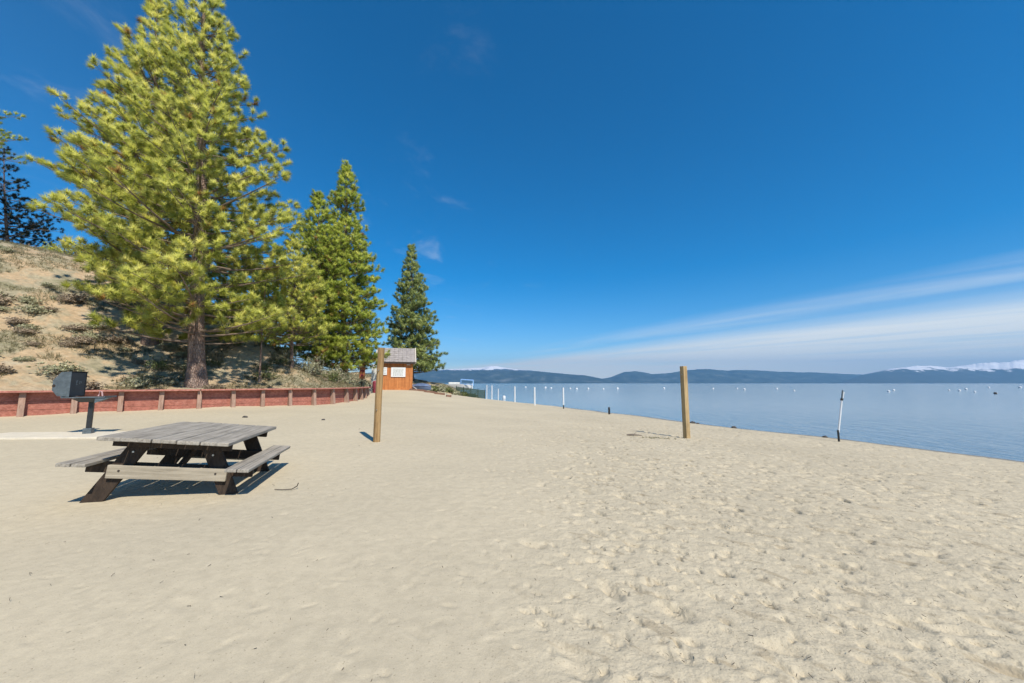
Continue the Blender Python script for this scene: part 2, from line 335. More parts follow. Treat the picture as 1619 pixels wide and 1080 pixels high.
def beach_z(P):
    P = np.atleast_2d(np.asarray(P, float)); z = np.empty(len(P))
    for i in range(0, len(P), 60000):
        Q = P[i:i + 60000]; d = ((Q[:, None, :] - ctrl[None, :, :2]) ** 2).sum(-1)
        z[i:i + 60000] = tps_k(d) @ _w[:_n] + _w[_n] + Q @ _w[_n + 1:]
    far = np.hypot(P[:, 0], P[:, 1]); k = np.clip((far - 90) / 60, 0, 1)
    z = z * (1 - k) + np.where(z < WATER, -4.0, .5) * k
    return z
def lattice(P, cell, seed):
    """smooth value noise, range about -1..1"""
    r = np.random.RandomState(seed); T = r.uniform(-1, 1, (257, 257)); T[256] = T[0]; T[:, 256] = T[:, 0]
    q = P / cell; i = np.floor(q).astype(int); f = q - i; f = f * f * (3 - 2 * f); i = i % 256
    a = T[i[:, 0], i[:, 1]]; b = T[i[:, 0] + 1, i[:, 1]]; c = T[i[:, 0], i[:, 1] + 1]; d = T[i[:, 0] + 1, i[:, 1] + 1]
    return (a * (1 - f[:, 0]) + b * f[:, 0]) * (1 - f[:, 1]) + (c * (1 - f[:, 0]) + d * f[:, 0]) * f[:, 1]
PROF_Q = np.array([0, 1.2, 3, 6, 10, 14, 17, 20, 26, 40, 80]); PROF_Z = np.array([0, .30, 1.15, 3.0, 5.6, 8.0, 9.4, 10.0, 10.6, 12, 14])
def hill_z(P, rough=True):
    P = np.atleast_2d(np.asarray(P, float)); d, s, t = seg_dist(P, BOUND); q = d * s
    amp = np.interp(t, np.arange(len(BOUND)), AMP); ret = np.interp(t, np.arange(len(BOUND)), RET); isret = np.clip(ret, 0, 1)
    zb = beach_z(P)
    base = np.where(ret > .01, ret, 0) + (1 - np.clip(ret / 1.03, 0, 1)) * (zb + .02)
    hh0 = np.interp(np.maximum(q, 0), PROF_Q, PROF_Z) * amp; cph = np.interp(t, np.arange(len(BOUND)), CAPH)
    z = base + cph * np.tanh(hh0 / cph)
    if rough:
        k = np.clip((q - .4) / 2.5, 0, 1)
        z = z + k * (lattice(P, 3.1, 1) * .30 + lattice(P, 1.1, 2) * .13 + lattice(P, .45, 3) * .05)
    return z, q, t
# ---- beach sheet: rings around the viewpoint, dense where it is seen close, footprints modelled in
GX0, GX1, GY0, GY1, CELL = -16.0, 18.0, 0.6, 30.0, .02
gw, gh = int((GX1 - GX0) / CELL), int((GY1 - GY0) / CELL)
H = np.zeros((gh, gw), np.float32)
rs = np.random.RandomState(11)
def stamp(x, y, ang, a, b, dep, rim):
    rad = max(a, b) * 2.6; n = int(rad / CELL) + 1
    ci, cj = int((y - GY0) / CELL), int((x - GX0) / CELL)
    i0, i1, j0, j1 = max(0, ci - n), min(gh, ci + n), max(0, cj - n), min(gw, cj + n)
    if i1 - i0 < 3 or j1 - j0 < 3: return
    yy, xx = np.mgrid[i0:i1, j0:j1]; yy = yy * CELL + GY0 - y; xx = xx * CELL + GX0 - x
    c, s = math.cos(ang), math.sin(ang); p = (xx * c + yy * s) / a; q = (-xx * s + yy * c) / b
    r2 = p * p + q * q
    H[i0:i1, j0:j1] += (-dep * np.exp(-r2 ** 1.5) + rim * np.exp(-((np.sqrt(r2) - 1.35) / .35) ** 2) * (1 + .8 * q / np.maximum(np.sqrt(r2), .3))).astype(np.float32)
def density(x, y):
    r = x / max(y, .5)
    k = min(1, max(0, (r + .22) / .5))
    return k * k * (3 - 2 * k)
for _ in range(46000):
    x = rs.uniform(GX0, GX1); y = GY0 + (GY1 - GY0) * rs.rand() ** 1.15
    dn_ = density(x, y)
    if rs.rand() > max(dn_, .02): continue
    big = rs.rand() < .06
    a = rs.uniform(.07, .12) if big else rs.uniform(.022, .055); b = a * rs.uniform(.35, .6)
    dep = (rs.uniform(.02, .045) if big else rs.uniform(.012, .030)) * (.35 + .65 * dn_)
    stamp(x, y, rs.normal(-.75, .45), a, b, dep, dep * rs.uniform(.0, .12))
for _ in range(900):                            # small scuffs and tracks on the smoother side
    x = rs.uniform(-8, 3); y = rs.uniform(1.0, 6.0)
    stamp(x, y, rs.uniform(0, 3.14), rs.uniform(.03, .08), rs.uniform(.015, .03), rs.uniform(.002, .006), .0008)
for _ in range(26):                             # walked lines of prints
    x = rs.uniform(-1, 11); y = rs.uniform(2, 20); an = rs.normal(-.9, .5); st = rs.uniform(.55, .75)
    for k in range(rs.randint(5, 14)):
        sd = .09 * (-1) ** k
        stamp(x + math.cos(an) * st * k - math.sin(an) * sd, y + math.sin(an) * st * k + math.cos(an) * sd, an, .11, .05, rs.uniform(.018, .03) * density(x, y), .007 * density(x, y))
ang = np.concatenate([np.linspace(R(-78), R(78), 1500), np.linspace(R(78), R(282), 70)[1:]])
rad = np.concatenate([[.05, .3, .7], np.geomspace(1.2, 26, 780), np.geomspace(26, 240, 90)[1:]])
A_, R_ = np.meshgrid(ang, rad)
P = np.stack([(np.sin(A_) * R_).ravel(), (np.cos(A_) * R_).ravel()], 1)
z = beach_z(P)
fi = np.clip((P[:, 1] - GY0) / CELL, 0, gh - 2); fj = np.clip((P[:, 0] - GX0) / CELL, 0, gw - 2)
ii, jj = fi.astype(int), fj.astype(int); fi -= ii; fj -= jj
hh = (H[ii, jj] * (1 - fi) + H[ii + 1, jj] * fi) * (1 - fj) + (H[ii, jj + 1] * (1 - fi) + H[ii + 1, jj + 1] * fi) * fj
edge = np.minimum.reduce([P[:, 0] - GX0, GX1 - P[:, 0], P[:, 1] - GY0, GY1 - P[:, 1]])
sd_, ss_, _t = seg_dist(P, SHORE); inland = sd_ * ss_
hh *= np.clip(edge / .6, 0, 1) * np.clip(inland / 1.2, 0.12, 1)
wd_, ws_, _t = seg_dist(P, WALL); z = z + np.exp(-wd_ / .35) * (.035 + .06 * lattice(P, 1.3, 41)) * (wd_ < 3)
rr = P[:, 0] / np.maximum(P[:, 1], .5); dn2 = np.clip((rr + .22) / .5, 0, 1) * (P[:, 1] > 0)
nz = lattice(P, 1.7, 5) * .010 + (lattice(P, .38, 6) * .008 + lattice(P + 3.3, .13, 7) * .005 + lattice(P + 9, .06, 9) * .0025) * (.3 + .7 * dn2) + lattice(P, 4.5, 8) * .02
z = z + hh + nz * np.clip(inland / 1.5, .15, 1) - np.clip(-inland, 0, 5) * .12 + lattice(P, 2.3, 31) * .022 * np.clip(1 - np.abs(inland) / 3, 0, 1)
na, nr = len(ang), len(rad)
idx = np.arange(na * nr).reshape(nr, na)
q = np.stack([idx[:-1], np.roll(idx[:-1], -1, 1), np.roll(idx[1:], -1, 1), idx[1:]], -1).reshape(-1, 4)
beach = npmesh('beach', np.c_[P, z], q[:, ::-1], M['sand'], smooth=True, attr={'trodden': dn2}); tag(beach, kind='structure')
def ground(x, y): return float(beach_z([(x, y)])[0])
# ---- lake bed / far ground and the lake itself
m, t, b = new_mat('lake bed'); b.inputs['Base Color'].default_value = (.2, .19, .15, 1)
far_bed = MB().box((0, 12000, -6.5), (60000, 44000, 1)).build('lake_bed', m); tag(far_bed, kind='structure')
m, t, b = new_mat('lake water'); g = N(t, 'ShaderNodeNewGeometry')
mp = N(t, 'ShaderNodeMapping'); mp.inputs['Rotation'].default_value = (0, 0, R(20)); mp.inputs['Scale'].default_value = (1, .16, 1); L(t, g.outputs[0], mp.inputs[0])
w1 = N(t, 'ShaderNodeTexNoise', i_Scale=2.2, i_Detail=4.0, i_Roughness=.55, i_Distortion=.3); L(t, mp.outputs[0], w1.inputs['Vector'])
w2 = N(t, 'ShaderNodeTexNoise', i_Scale=.35, i_Detail=3.0); L(t, mp.outputs[0], w2.inputs['Vector'])
bp = N(t, 'ShaderNodeBump', i_Distance=.08); L(t, w1.outputs[0], bp.inputs['Height'])
vl = N(t, 'ShaderNodeVectorMath', operation='LENGTH'); L(t, g.outputs[0], vl.inputs[0]); L(t, maprange(t, vl.outputs['Value'], 14, 50, .75, .16), bp.inputs['Strength'])
bp2 = N(t, 'ShaderNodeBump', i_Strength=.15, i_Distance=.1); L(t, w2.outputs[0], bp2.inputs['Height']); L(t, bp.outputs[0], bp2.inputs['Normal'])
L(t, bp2.outputs[0], b.inputs['Normal'])
b.inputs['Base Color'].default_value = (.15, .22, .26, 1); b.inputs['Roughness'].default_value = .13; b.inputs['IOR'].default_value = 1.33
M['water'] = m
a2 = np.linspace(0, 2 * math.pi, 181)[:-1]; r2_ = np.concatenate([[0.001], np.geomspace(8, 21000, 40)])
A2, R2 = np.meshgrid(a2, r2_); P2 = np.stack([(np.sin(A2) * R2).ravel() + 30, (np.cos(A2) * R2).ravel() + 30], 1)
idx = np.arange(P2.shape[0]).reshape(len(r2_), len(a2))
q = np.stack([idx[:-1], np.roll(idx[:-1], -1, 1), np.roll(idx[1:], -1, 1), idx[1:]], -1).reshape(-1, 4)
lake = npmesh('lake_water', np.c_[P2, np.full(len(P2), WATER)], q[:, ::-1], M['water'], smooth=True); tag(lake, kind='structure')
# ---- hillside behind the red wall
CH = .22
xs = np.arange(-62, -2.5, CH); ys = np.arange(-14, 92, CH)
X, Y = np.meshgrid(xs, ys); P = np.stack([X.ravel(), Y.ravel()], 1)
hz, hq, ht = hill_z(P)
low = hq < .29
ztab = np.where(low, np.minimum(beach_z(P) - .5, hz - .5), hz)
idx = np.arange(len(P)).reshape(X.shape)
q = np.stack([idx[:-1, :-1], idx[:-1, 1:], idx[1:, 1:], idx[1:, :-1]], -1).reshape(-1, 4)
keep = (~low[q]).any(1); q = q[keep]
used, inv = np.unique(q, return_inverse=True)
m, t, b = new_mat('dry hillside soil'); g = N(t, 'ShaderNodeNewGeometry')
n1 = N(t, 'ShaderNodeTexNoise', i_Scale=.55, i_Detail=7.0, i_Roughness=.65); L(t, g.outputs[0], n1.inputs['Vector'])
n2 = N(t, 'ShaderNodeTexNoise', i_Scale=5.0, i_Detail=8.0, i_Roughness=.75); L(t, g.outputs[0], n2.inputs['Vector'])
c1 = ramp(t, n1.outputs[0], [(.32, (.22, .215, .13)), (.45, (.37, .33, .23)), (.55, (.47, .35, .22)), (.7, (.50, .44, .32))])
mx = N(t, 'ShaderNodeMix', data_type='RGBA', blend_type='MULTIPLY'); mx.inputs[0].default_value = 1
L(t, c1, mx.inputs[6]); L(t, ramp(t, n2.outputs[0], [(.3, .6), (.6, 1.08)]), mx.inputs[7]); L(t, mx.outputs[2], b.inputs['Base Color'])
b.inputs['Roughness'].default_value = .95; b.inputs['Specular IOR Level'].default_value = .1
bp = N(t, 'ShaderNodeBump', i_Strength=.8, i_Distance=.08); L(t, n2.outputs[0], bp.inputs['Height']); L(t, bp.outputs[0], b.inputs['Normal'])
hill = npmesh('hillside', np.c_[P, ztab][used], inv.reshape(-1, 4), m, smooth=True); tag(hill, kind='structure')
def hz1(x, y): return float(hill_z([(x, y)])[0][0])
def hq1(x, y): return float(hill_z([(x, y)], False)[1][0])
# ---------------------------------------------------------------- mountains beyond the lake
def mountain_mat(name, lo, hi, rock, snowline, soft, ns=.0022):
    m, t, b = new_mat(name); g = N(t, 'ShaderNodeNewGeometry'); sz = N(t, 'ShaderNodeSeparateXYZ'); L(t, g.outputs[0], sz.inputs[0])
    n = N(t, 'ShaderNodeTexNoise', i_Scale=.004, i_Detail=9.0, i_Roughness=.7); L(t, g.outputs[0], n.inputs['Vector'])
    c = ramp(t, n.outputs[0], [(.35, lo), (.55, hi), (.72, rock)])
    n2 = N(t, 'ShaderNodeTexNoise', i_Scale=ns, i_Detail=10.0, i_Roughness=.72); L(t, g.outputs[0], n2.inputs['Vector'])
    zz = math_n(t, 'ADD', sz.outputs[2], math_n(t, 'MULTIPLY', math_n(t, 'SUBTRACT', n2.outputs[0], .5), soft))
    s = maprange(t, zz, snowline, snowline + 30)
    mx = N(t, 'ShaderNodeMix', data_type='RGBA'); L(t, s, mx.inputs[0]); L(t, c, mx.inputs[6]); mx.inputs[7].default_value = (.86, .87, .9, 1)
    L(t, mx.outputs[2], b.inputs['Base Color']); b.inputs['Roughness'].default_value = .9; b.inputs['Specular IOR Level'].default_value = .1
    return m
def mountains(name, sil, R0, R1, mat, seed, px0, px1, step=1.6, rough=.22):
    pxs = np.arange(px0, px1, step); hp = np.interp(pxs, [s[0] for s in sil], [s[1] for s in sil])
    rs = np.random.RandomState(seed)
    jag = np.array([mnoise.noise((p * .035, seed, 0)) * .5 + mnoise.noise((p * .11, seed, 3)) * .3 + mnoise.noise((p * .3, seed, 5)) * .18 for p in pxs])
    nr = 46; vv = np.linspace(0, 1.5, nr); V = []
    Rr = R1
    for i, p in enumerate(pxs):
        top = (HOR - hp[i]) / F * Rr * (1 + .07 * jag[i]) if hp[i] < HOR else 0
        for k, w in enumerate(vv):
            rr = R0 + (R1 - R0) * w
            prof = math.sin(min(w, 1) * math.pi / 2) ** 1.15 if w <= 1 else math.cos((w - 1) * math.pi / 1.2)
            x = (p - 809.5) / F * rr; y = rr
            nn = mnoise.fractal((x / 1300, y / 1300, seed), 1.0, 2.1, 6)
            rg = 1 - abs(mnoise.noise((x / 700, y / 1500, seed + 9))) * 2
            bumpy = rough * top * (nn * .8 + rg * .45) * min(1, w * 3) * (1 - min(1, max(0, (w - .6) / .4)) if w < 1 else 0)
            V.append((x, y, WATER - 6 + (top + 5) * max(prof, 0) + bumpy + 4))
    n = len(pxs); idx = np.arange(n * nr).reshape(n, nr)
    q = np.stack([idx[:-1, :-1], idx[1:, :-1], idx[1:, 1:], idx[:-1, 1:]], -1).reshape(-1, 4)
    o = npmesh(name, V, q, mat, smooth=True); tag(o, kind='structure'); return o
MF = mountain_mat('forested slopes', (.008, .02, .022), (.04, .065, .06), (.17, .18, .17), 425, 300)
MFs = mountain_mat('forested slopes with snow', (.02, .035, .03), (.035, .055, .045), (.12, .12, .12), 470, 260)
MS = mountain_mat('snowy range', (.03, .045, .04), (.05, .065, .06), (.12, .12, .12), 300, 620, .0042)
mountains('forested_mountains', [(560, 594), (620, 588), (680, 587), (740, 586), (790, 586), (830, 588), (870, 590), (900, 592), (925, 594), (955, 600), (985, 606), (1000, 607)], 7600, 9400, MF, 3, 540, 1000)
mountains('peak_range', [(560, 592), (640, 586), (690, 585), (730, 583.5), (765, 581.5), (775, 580), (800, 582.5), (830, 585.5), (870, 590), (890, 596), (920, 607)], 10500, 13000, mountain_mat('snow dusted peaks', (.03, .045, .04), (.05, .065, .06), (.12, .12, .12), 415, 300), 5, 560, 920)
mountains('far_shore_mountains', [(900, 606), (940, 601), (965, 597), (985, 590), (1005, 588), (1022, 590), (1030, 592), (1060, 590), (1090, 585), (1120, 584), (1150, 587), (1200, 586), (1240, 589), (1290, 590), (1330, 592), (1360, 593), (1400, 597), (1440, 603), (1480, 608), (1520, 610)], 9000, 11000, MF, 12, 900, 1520)
mountains('snowy_mountains', [(1330, 604), (1360, 593), (1385, 589), (1410, 584), (1440, 581), (1470, 580), (1500, 582), (1530, 578), (1560, 575), (1580, 575), (1605, 571), (1660, 569), (1720, 572), (1800, 577), (1900, 585)], 7600, 9800, MS, 21, 1330, 1880)
# ---------------------------------------------------------------- trees
class Acc:
    def __init__(s): s.V = []; s.F = []; s.n = 0
    def tube(s, pts, rads, sides):
        pts = np.asarray(pts, float); k = len(pts); d = np.gradient(pts, axis=0); d /= np.linalg.norm(d, axis=1)[:, None] + 1e-9
        ref = np.where(np.abs(d[:, 2:3]) < .9, np.array([[0, 0, 1.]]), np.array([[1., 0, 0]]))
        a = np.cross(d, ref); a /= np.linalg.norm(a, axis=1)[:, None] + 1e-9; b = np.cross(d, a)
        th = np.arange(sides) * 2 * np.pi / sides
        ring = pts[:, None, :] + (a[:, None, :] * np.cos(th)[None, :, None] + b[:, None, :] * np.sin(th)[None, :, None]) * np.asarray(rads)[:, None, None]
        s.V.append(ring.reshape(-1, 3)); i = np.arange(k * sides).reshape(k, sides) + s.n
        s.F.append(np.stack([i[:-1], np.roll(i[:-1], -1, 1), np.roll(i[1:], -1, 1), i[1:]], -1).reshape(-1, 4)); s.n += k * sides
    def obj(s, name, mat, parent): return npmesh(name, np.concatenate(s.V), np.concatenate(s.F), mat, parent, smooth=True)
def needle_mesh(pos, dirs, tint, n, ln, w, rs, spread=1.0):
    T = len(pos); pos = np.repeat(pos, n, 0); d0 = np.repeat(dirs, n, 0); tt = np.repeat(tint, n)
    r = rs.normal(size=(T * n, 3)); r /= np.linalg.norm(r, axis=1)[:, None]
    d = r * spread + d0 * .75; d /= np.linalg.norm(d, axis=1)[:, None] + 1e-9
    base = pos - d0 * rs.uniform(0, .16, (T * n, 1)) * (ln / .2)
    side = np.cross(d, rs.normal(size=(T * n, 3))); side /= np.linalg.norm(side, axis=1)[:, None] + 1e-9
    l = ln * rs.uniform(.75, 1.15, (T * n, 1))
    nrm = d + d0 * .5 + np.array([0, 0, .25]); nrm /= np.linalg.norm(nrm, axis=1)[:, None] + 1e-9
    tipv = base + d * l; gn = np.cross(side, tipv - base); flip = (gn * nrm).sum(1) < 0; side[flip] *= -1
    V = np.stack([base - side * w * .5, base + side * w * .5, tipv], 1).reshape(-1, 3)
    global LASTN
    LASTN = np.repeat(nrm, 3, 0).astype(np.float32)
    Fc = np.arange(T * n * 3).reshape(-1, 3)
    tv = np.repeat(np.clip(tt + rs.normal(0, .07, T * n), 0, 1), 3)
    return V, Fc, tv
def pine(name, label, px, Yd, top_py, prof, mat, seed, r0=.3, low_py=560, group=None, base_z=None, nn=60, ln=.2, w=.02, whorl=.42, perw=6, gaps=(), lean=(0, 0), sweep=.25, trunk_mat=None, cat='tree', asym=None, apex=None, shoot=.2):
    """prof: list of (photo row, half width in photo pixels) down the crown"""
    rs = np.random.RandomState(seed); x0 = gx(px, Yd)
    zb = hz1(x0, Yd) if base_z is None else base_z
    zt = at(px, top_py, Yd).z; zl = at(px, low_py, Yd).z
    pz = np.array([at(px, p[0], Yd).z for p in prof])[::-1]; pr = np.array([p[1] / F * Yd for p in prof])[::-1]
    root = empty(name, (x0, Yd, zb)); tag(root, label, cat, group)
    Ht = zt - zb; lean = (lean[0] + at(px if apex is None else apex, top_py, Yd).x - x0, lean[1])
    hs = np.linspace(-.4, Ht, 40); wob = lambda h: np.array([lean[0] * h / Ht + .10 * math.sin(h * .45 + seed) * min(1, h / 3), lean[1] * h / Ht + .08 * math.sin(h * .37 + seed * 2) * min(1, h / 3), h])
    rad = lambda h: max(.012, r0 * (1 - max(h, 0) / Ht) ** .85 * (1 + .45 * math.exp(-max(h, 0) / .5)))
    tr = Acc(); tr.tube([wob(h) for h in hs], [rad(h) for h in hs], 18); tr.obj('trunk', trunk_mat or M['bark'], root)
    br = Acc(); tp, td, tn = [], [], []
    h = max(.8, zl - zb)
    while h < Ht - .15:
        zz_ = zb + h; fr = h / Ht; Rm = float(np.interp(zz_, pz, pr)); Rm = float(np.interp(zz_ + Rm * .8 * (np.interp(fr, [0, .3, .7, 1], [-.12, .05, .35, .85]) + sweep), pz, pr))
        Rm = Rm or .1
        if any(g0 < zz_ < g1 for g0, g1 in [(at(px, b_, Yd).z, at(px, a_, Yd).z) for a_, b_ in gaps]): Rm *= .35
        k = perw if Rm > 1 else max(3, perw - 2); a0 = rs.uniform(0, 6.28)
        for j in range(k):
            az = a0 + j * 6.283 / k + rs.normal(0, .25); Lb = Rm * rs.uniform(.62, 1.12)
            if asym: Lb *= 1 + asym[0] * math.cos(az - asym[1])
            if Lb < .15: continue
            up = np.interp(fr, [0, .3, .7, 1], [-.12, .05, .35, .85]) + rs.normal(0, .10)
            hh_ = h + rs.uniform(-.5, .5) * whorl
            hh_ = min(max(hh_, .3), Ht - .1)
            p0 = wob(hh_); o2 = np.array([math.cos(az), math.sin(az), 0]); m_ = 7; pts = []
            side_w = rs.normal(0, .08)
            for i in range(m_):
                s_ = i / (m_ - 1); bend = up * s_ + sweep * s_ * s_
                pts.append(p0 + Lb * (o2 * s_ * (1 - .12 * abs(up)) + np.array([-o2[1], o2[0], 0]) * side_w * s_ * s_ * 2 + np.array([0, 0, bend * .8])))
            pts = np.array(pts); rb = min(rad(hh_) * .5, .012 + .014 * Lb)
            br.tube(pts, np.linspace(rb, .006, m_), 5)
            tp.append(pts[-1]); td.append(pts[-1] - pts[-2]); tn.append(1)
            # side shoots
            ns = max(2, int(Lb * .72 / shoot)); 
            for q_ in range(ns):
                s_ = .26 + .74 * (q_ + rs.uniform(0, .9)) / ns; s_ = min(s_, .98)
                f_ = s_ * (m_ - 1); i = int(f_); pp = pts[i] + (pts[min(i + 1, m_ - 1)] - pts[i]) * (f_ - i)
                sg = -1 if q_ % 2 else 1; sl_ = (.28 + .30 * min(Lb, 4) * (1 - s_) ** .8) * rs.uniform(.7, 1.25)
                dr = o2 * rs.uniform(.35, .8) + np.array([-o2[1], o2[0], 0]) * sg * rs.uniform(.5, 1.0) + np.array([0, 0, rs.uniform(.1, .95) + .3 * fr])
                dr /= np.linalg.norm(dr); e = pp + dr * sl_; e[2] += .12 * sl_
                br.tube([pp, pp + dr * sl_ * .5, e], [.009, .006, .004], 3)
                tp.append(e); td.append(e - pp); tn.append(1)
                if sl_ > .5:
                    for _ in range(int(sl_ / .45)):
                        k_ = rs.uniform(.3, .9); c_ = pp + (e - pp) * k_; d2 = dr + rs.normal(0, .55, 3) + np.array([0, 0, .25]); d2 /= np.linalg.norm(d2)
                        e2 = c_ + d2 * rs.uniform(.12, .28); tp.append(e2); td.append(d2); tn.append(0)
                        br.tube([c_, e2], [.005, .003], 3)
        h += whorl * rs.uniform(.75, 1.25)
    tp.append(wob(Ht)); td.append(np.array([0, 0, 1.])); tn.append(1)
    br.obj('branches', M['twig'], root)
    tp = np.array(tp); td = np.array(td); td /= np.linalg.norm(td, axis=1)[:, None] + 1e-9
    tint = np.clip(rs.normal(.5, .17, len(tp)) + .14 * np.array([mnoise.noise(tuple(p_ * .5)) for p_ in tp]) * 2, 0, 1)
    V, Fc, tv = needle_mesh(tp, td, tint, nn, ln, w, rs)
    npmesh('crown', V, Fc, mat, root, attr={'tint': tv}, nor=LASTN)
    return root
def at_row(px, Yd):
    z_ = hz1(gx(px, Yd), Yd); return HOR - (z_ - HC) / Yd * F
GP = 'pines behind the red retaining wall'
pine('pine_tree', 'tallest pine, its thick bare trunk right behind the red wall, top cut by the frame', 314, 17.3, -95,
     [(-95, 4), (-40, 18), (10, 36), (60, 54), (150, 86), (240, 128), (300, 146), (340, 152), (420, 150), (500, 140), (560, 110)], M['needle_a'], 4, r0=.33, low_py=534, group=GP, apex=324, nn=105, ln=.255, w=.022, whorl=.5, shoot=.25)
pine('pine_tree', 'tall pine on the slope left of the tallest pine, crown spreading far to the left', 234, 19.4, -5,
     [(-5, 4), (40, 26), (75, 42), (110, 62), (180, 90), (240, 116), (300, 134), (350, 134), (400, 116), (450, 80)], M['needle_a'], 9, r0=.27, low_py=440, group=GP, nn=105, ln=.26, w=.023, whorl=.52, shoot=.26, asym=(.08, 3.14), apex=252)
pine('pine_tree', 'pointed green pine with a gap below its tip, left of the shed', 546, 28.5, 262,
     [(262, 4), (290, 17), (325, 32), (350, 27), (375, 42), (410, 50), (450, 54), (500, 62), (560, 62), (598, 52)], M['needle_b'], 14, r0=.24, low_py=585, group=GP, gaps=[(340, 352)], nn=60, ln=.24, w=.028, whorl=.34, perw=8)
pine('pine_tree', 'slimmer pine close against the left side of the pine with the gapped tip', 504, 27.0, 306,
     [(306, 4), (335, 22), (370, 36), (420, 44), (480, 50), (540, 46), (580, 36)], M['needle_b'], 17, r0=.2, low_py=570, group=GP, nn=60, ln=.24, w=.028, whorl=.34, perw=8)
pine('pine_tree', 'dark blue-green pine standing behind the shed, rightmost of the trees', 651, 41.0, 388,
     [(388, 3), (410, 11), (440, 21), (480, 33), (520, 42), (555, 50), (590, 48), (605, 40)], M['needle_c'], 23, r0=.26, low_py=600, group=GP, nn=48, ln=.28, w=.036, whorl=.4, perw=8)
pine('pine_tree', 'medium pine in front of the gap between the tallest pine and the pointed pines', 462, 22.0, 372,
     [(372, 4), (400, 26), (430, 42), (470, 54), (510, 58), (545, 48)], M['needle_a'], 31, r0=.09, low_py=545, group=GP, nn=60, ln=.2, w=.023, whorl=.32, perw=7)
pine('pine_tree', 'small yellowish young pine at the left foot of the tall slope pine', 182, 20.6, 345,
     [(345, 4), (380, 22), (420, 40), (460, 46), (490, 40)], M['needle_a'], 37, r0=.08, low_py=492, group=GP, nn=48, ln=.18, w=.018, whorl=.42)
pine('pine_tree', 'thin leaning young pine low on the shaded bank right of the big trunk', 412, 19.6, 425,
     [(425, 3), (450, 20), (490, 34), (530, 30)], M['needle_b'], 41, r0=.045, low_py=528, group=GP, nn=45, ln=.18, w=.02, whorl=.4, lean=(.35, 0))
for px_q, d_q, top_q, r_q, lab_q in ((276, 27.5, 395, 34, 'background pine seen through the gap between the two tallest trunks'), (352, 27.0, 402, 40, 'background pine on the bank top just right of the tallest trunk'), (398, 28.5, 392, 42, 'background pine above the thin leaning young pine'), (436, 31.0, 385, 40, 'background pine behind the medium pine, left of the pointed pines')):
    pine('pine_tree', lab_q, px_q, d_q, top_q, [(top_q, 4), (top_q + 35, r_q * .55), (top_q + 80, r_q), (top_q + 140, r_q * 1.1), (590, r_q)], M['needle_b'], 60 + px_q % 7, r0=.11, low_py=min(HOR - 40, at_row(px_q, d_q) - 12), group=GP, nn=44, ln=.24, w=.03, whorl=.42)
pine('fir_tree', 'dark, almost black fir on the hilltop at the left edge', 8, 29.5, 236,
     [(236, 4), (262, 14), (300, 34), (335, 58), (370, 66), (400, 60)], M['needle_d'], 43, r0=.2, low_py=402, nn=46, ln=.2, w=.03, whorl=.55, sweep=0, perw=5)
pine('pine_tree', 'pine mostly outside the left edge, only a few branch tips showing', -98, 24.0, 90,
     [(90, 4), (120, 40), (150, 84), (190, 76), (222, 82), (240, 45)], M['needle_b'], 47, r0=.2, low_py=235, nn=50, ln=.22, w=.024, whorl=.5)
# ---------------------------------------------------------------- shrubs and ground cover
def bush(name, label, x, y, r, h, mat, seed, group, n=260, ln=.07, w=.03, zb=None, stems=True):
    rs = np.random.RandomState(seed); zb = hz1(x, y) if zb is None else zb
    root = empty(name, (x, y, zb)); tag(root, label, 'shrub', group)
    st = Acc(); tp, td = [], []
    for i in range(max(14, int(n / 9))):
        az = rs.uniform(0, 6.28); el = rs.uniform(.15, 1.4); ll = rs.uniform(.55, 1.05)
        d = np.array([math.cos(az) * math.cos(el) * r, math.sin(az) * math.cos(el) * r, math.sin(el) * h]) * ll
        p1 = d * .5 + rs.normal(0, .04, 3); st.tube([np.array([0, 0, -.08]), p1, d], [.014, .008, .004], 3)
        for k in range(9):
            f = rs.uniform(.45, 1.05); c = d * f + rs.normal(0, .07, 3) * (.5 + r); c[2] = max(c[2], .02)
            tp.append(c); td.append(d / (np.linalg.norm(d) + 1e-6))
    st.obj('stems', M['dry'], root)
    tint = np.clip(rs.normal(.5, .2, len(tp)), 0, 1)
    V, Fc, tv = needle_mesh(np.array(tp), np.array(td), tint, 9, ln, w, rs)
    npmesh('foliage', V, Fc, mat, root, attr={'tint': tv}, nor=LASTN); return root
def copy_tree(o):
    c = o.copy(); col.objects.link(c)
    for ch in o.children:
        d = ch.copy(); col.objects.link(d); d.parent = c
    return c
ORD = ['leftmost', 'second', 'third', 'fourth', 'fifth', 'sixth', 'seventh', 'eighth', 'ninth', 'tenth', 'eleventh', 'twelfth', 'thirteenth', 'fourteenth', 'fifteenth', 'sixteenth', 'seventeenth', 'eighteenth', 'nineteenth', 'twentieth'] + \
      ['twenty-first', 'twenty-second', 'twenty-third', 'twenty-fourth', 'twenty-fifth', 'twenty-sixth', 'twenty-seventh', 'twenty-eighth', 'twenty-ninth', 'thirtieth', 'thirty-first', 'thirty-second', 'thirty-third', 'thirty-fourth']
def ordn(i): return ORD[i] if i == 0 else ORD[i] + ' from left'
rs = np.random.RandomState(77); random.seed(5)
def spots(n, pxr, qr, dmin, sr):
    out = []; tries = 0
    while len(out) < n and tries < 6000:
        tries += 1
        px = sr.uniform(*pxr); Yd = sr.uniform(11, 34); x = gx(px, Yd); q_ = hq1(x, Yd)
        if not qr[0] < q_ < qr[1]: continue
        if any((x - a) ** 2 + (Yd - b) ** 2 < dmin ** 2 for a, b, _ in out): continue
        out.append((x, Yd, px))
    return sorted(out, key=lambda s: s[2])
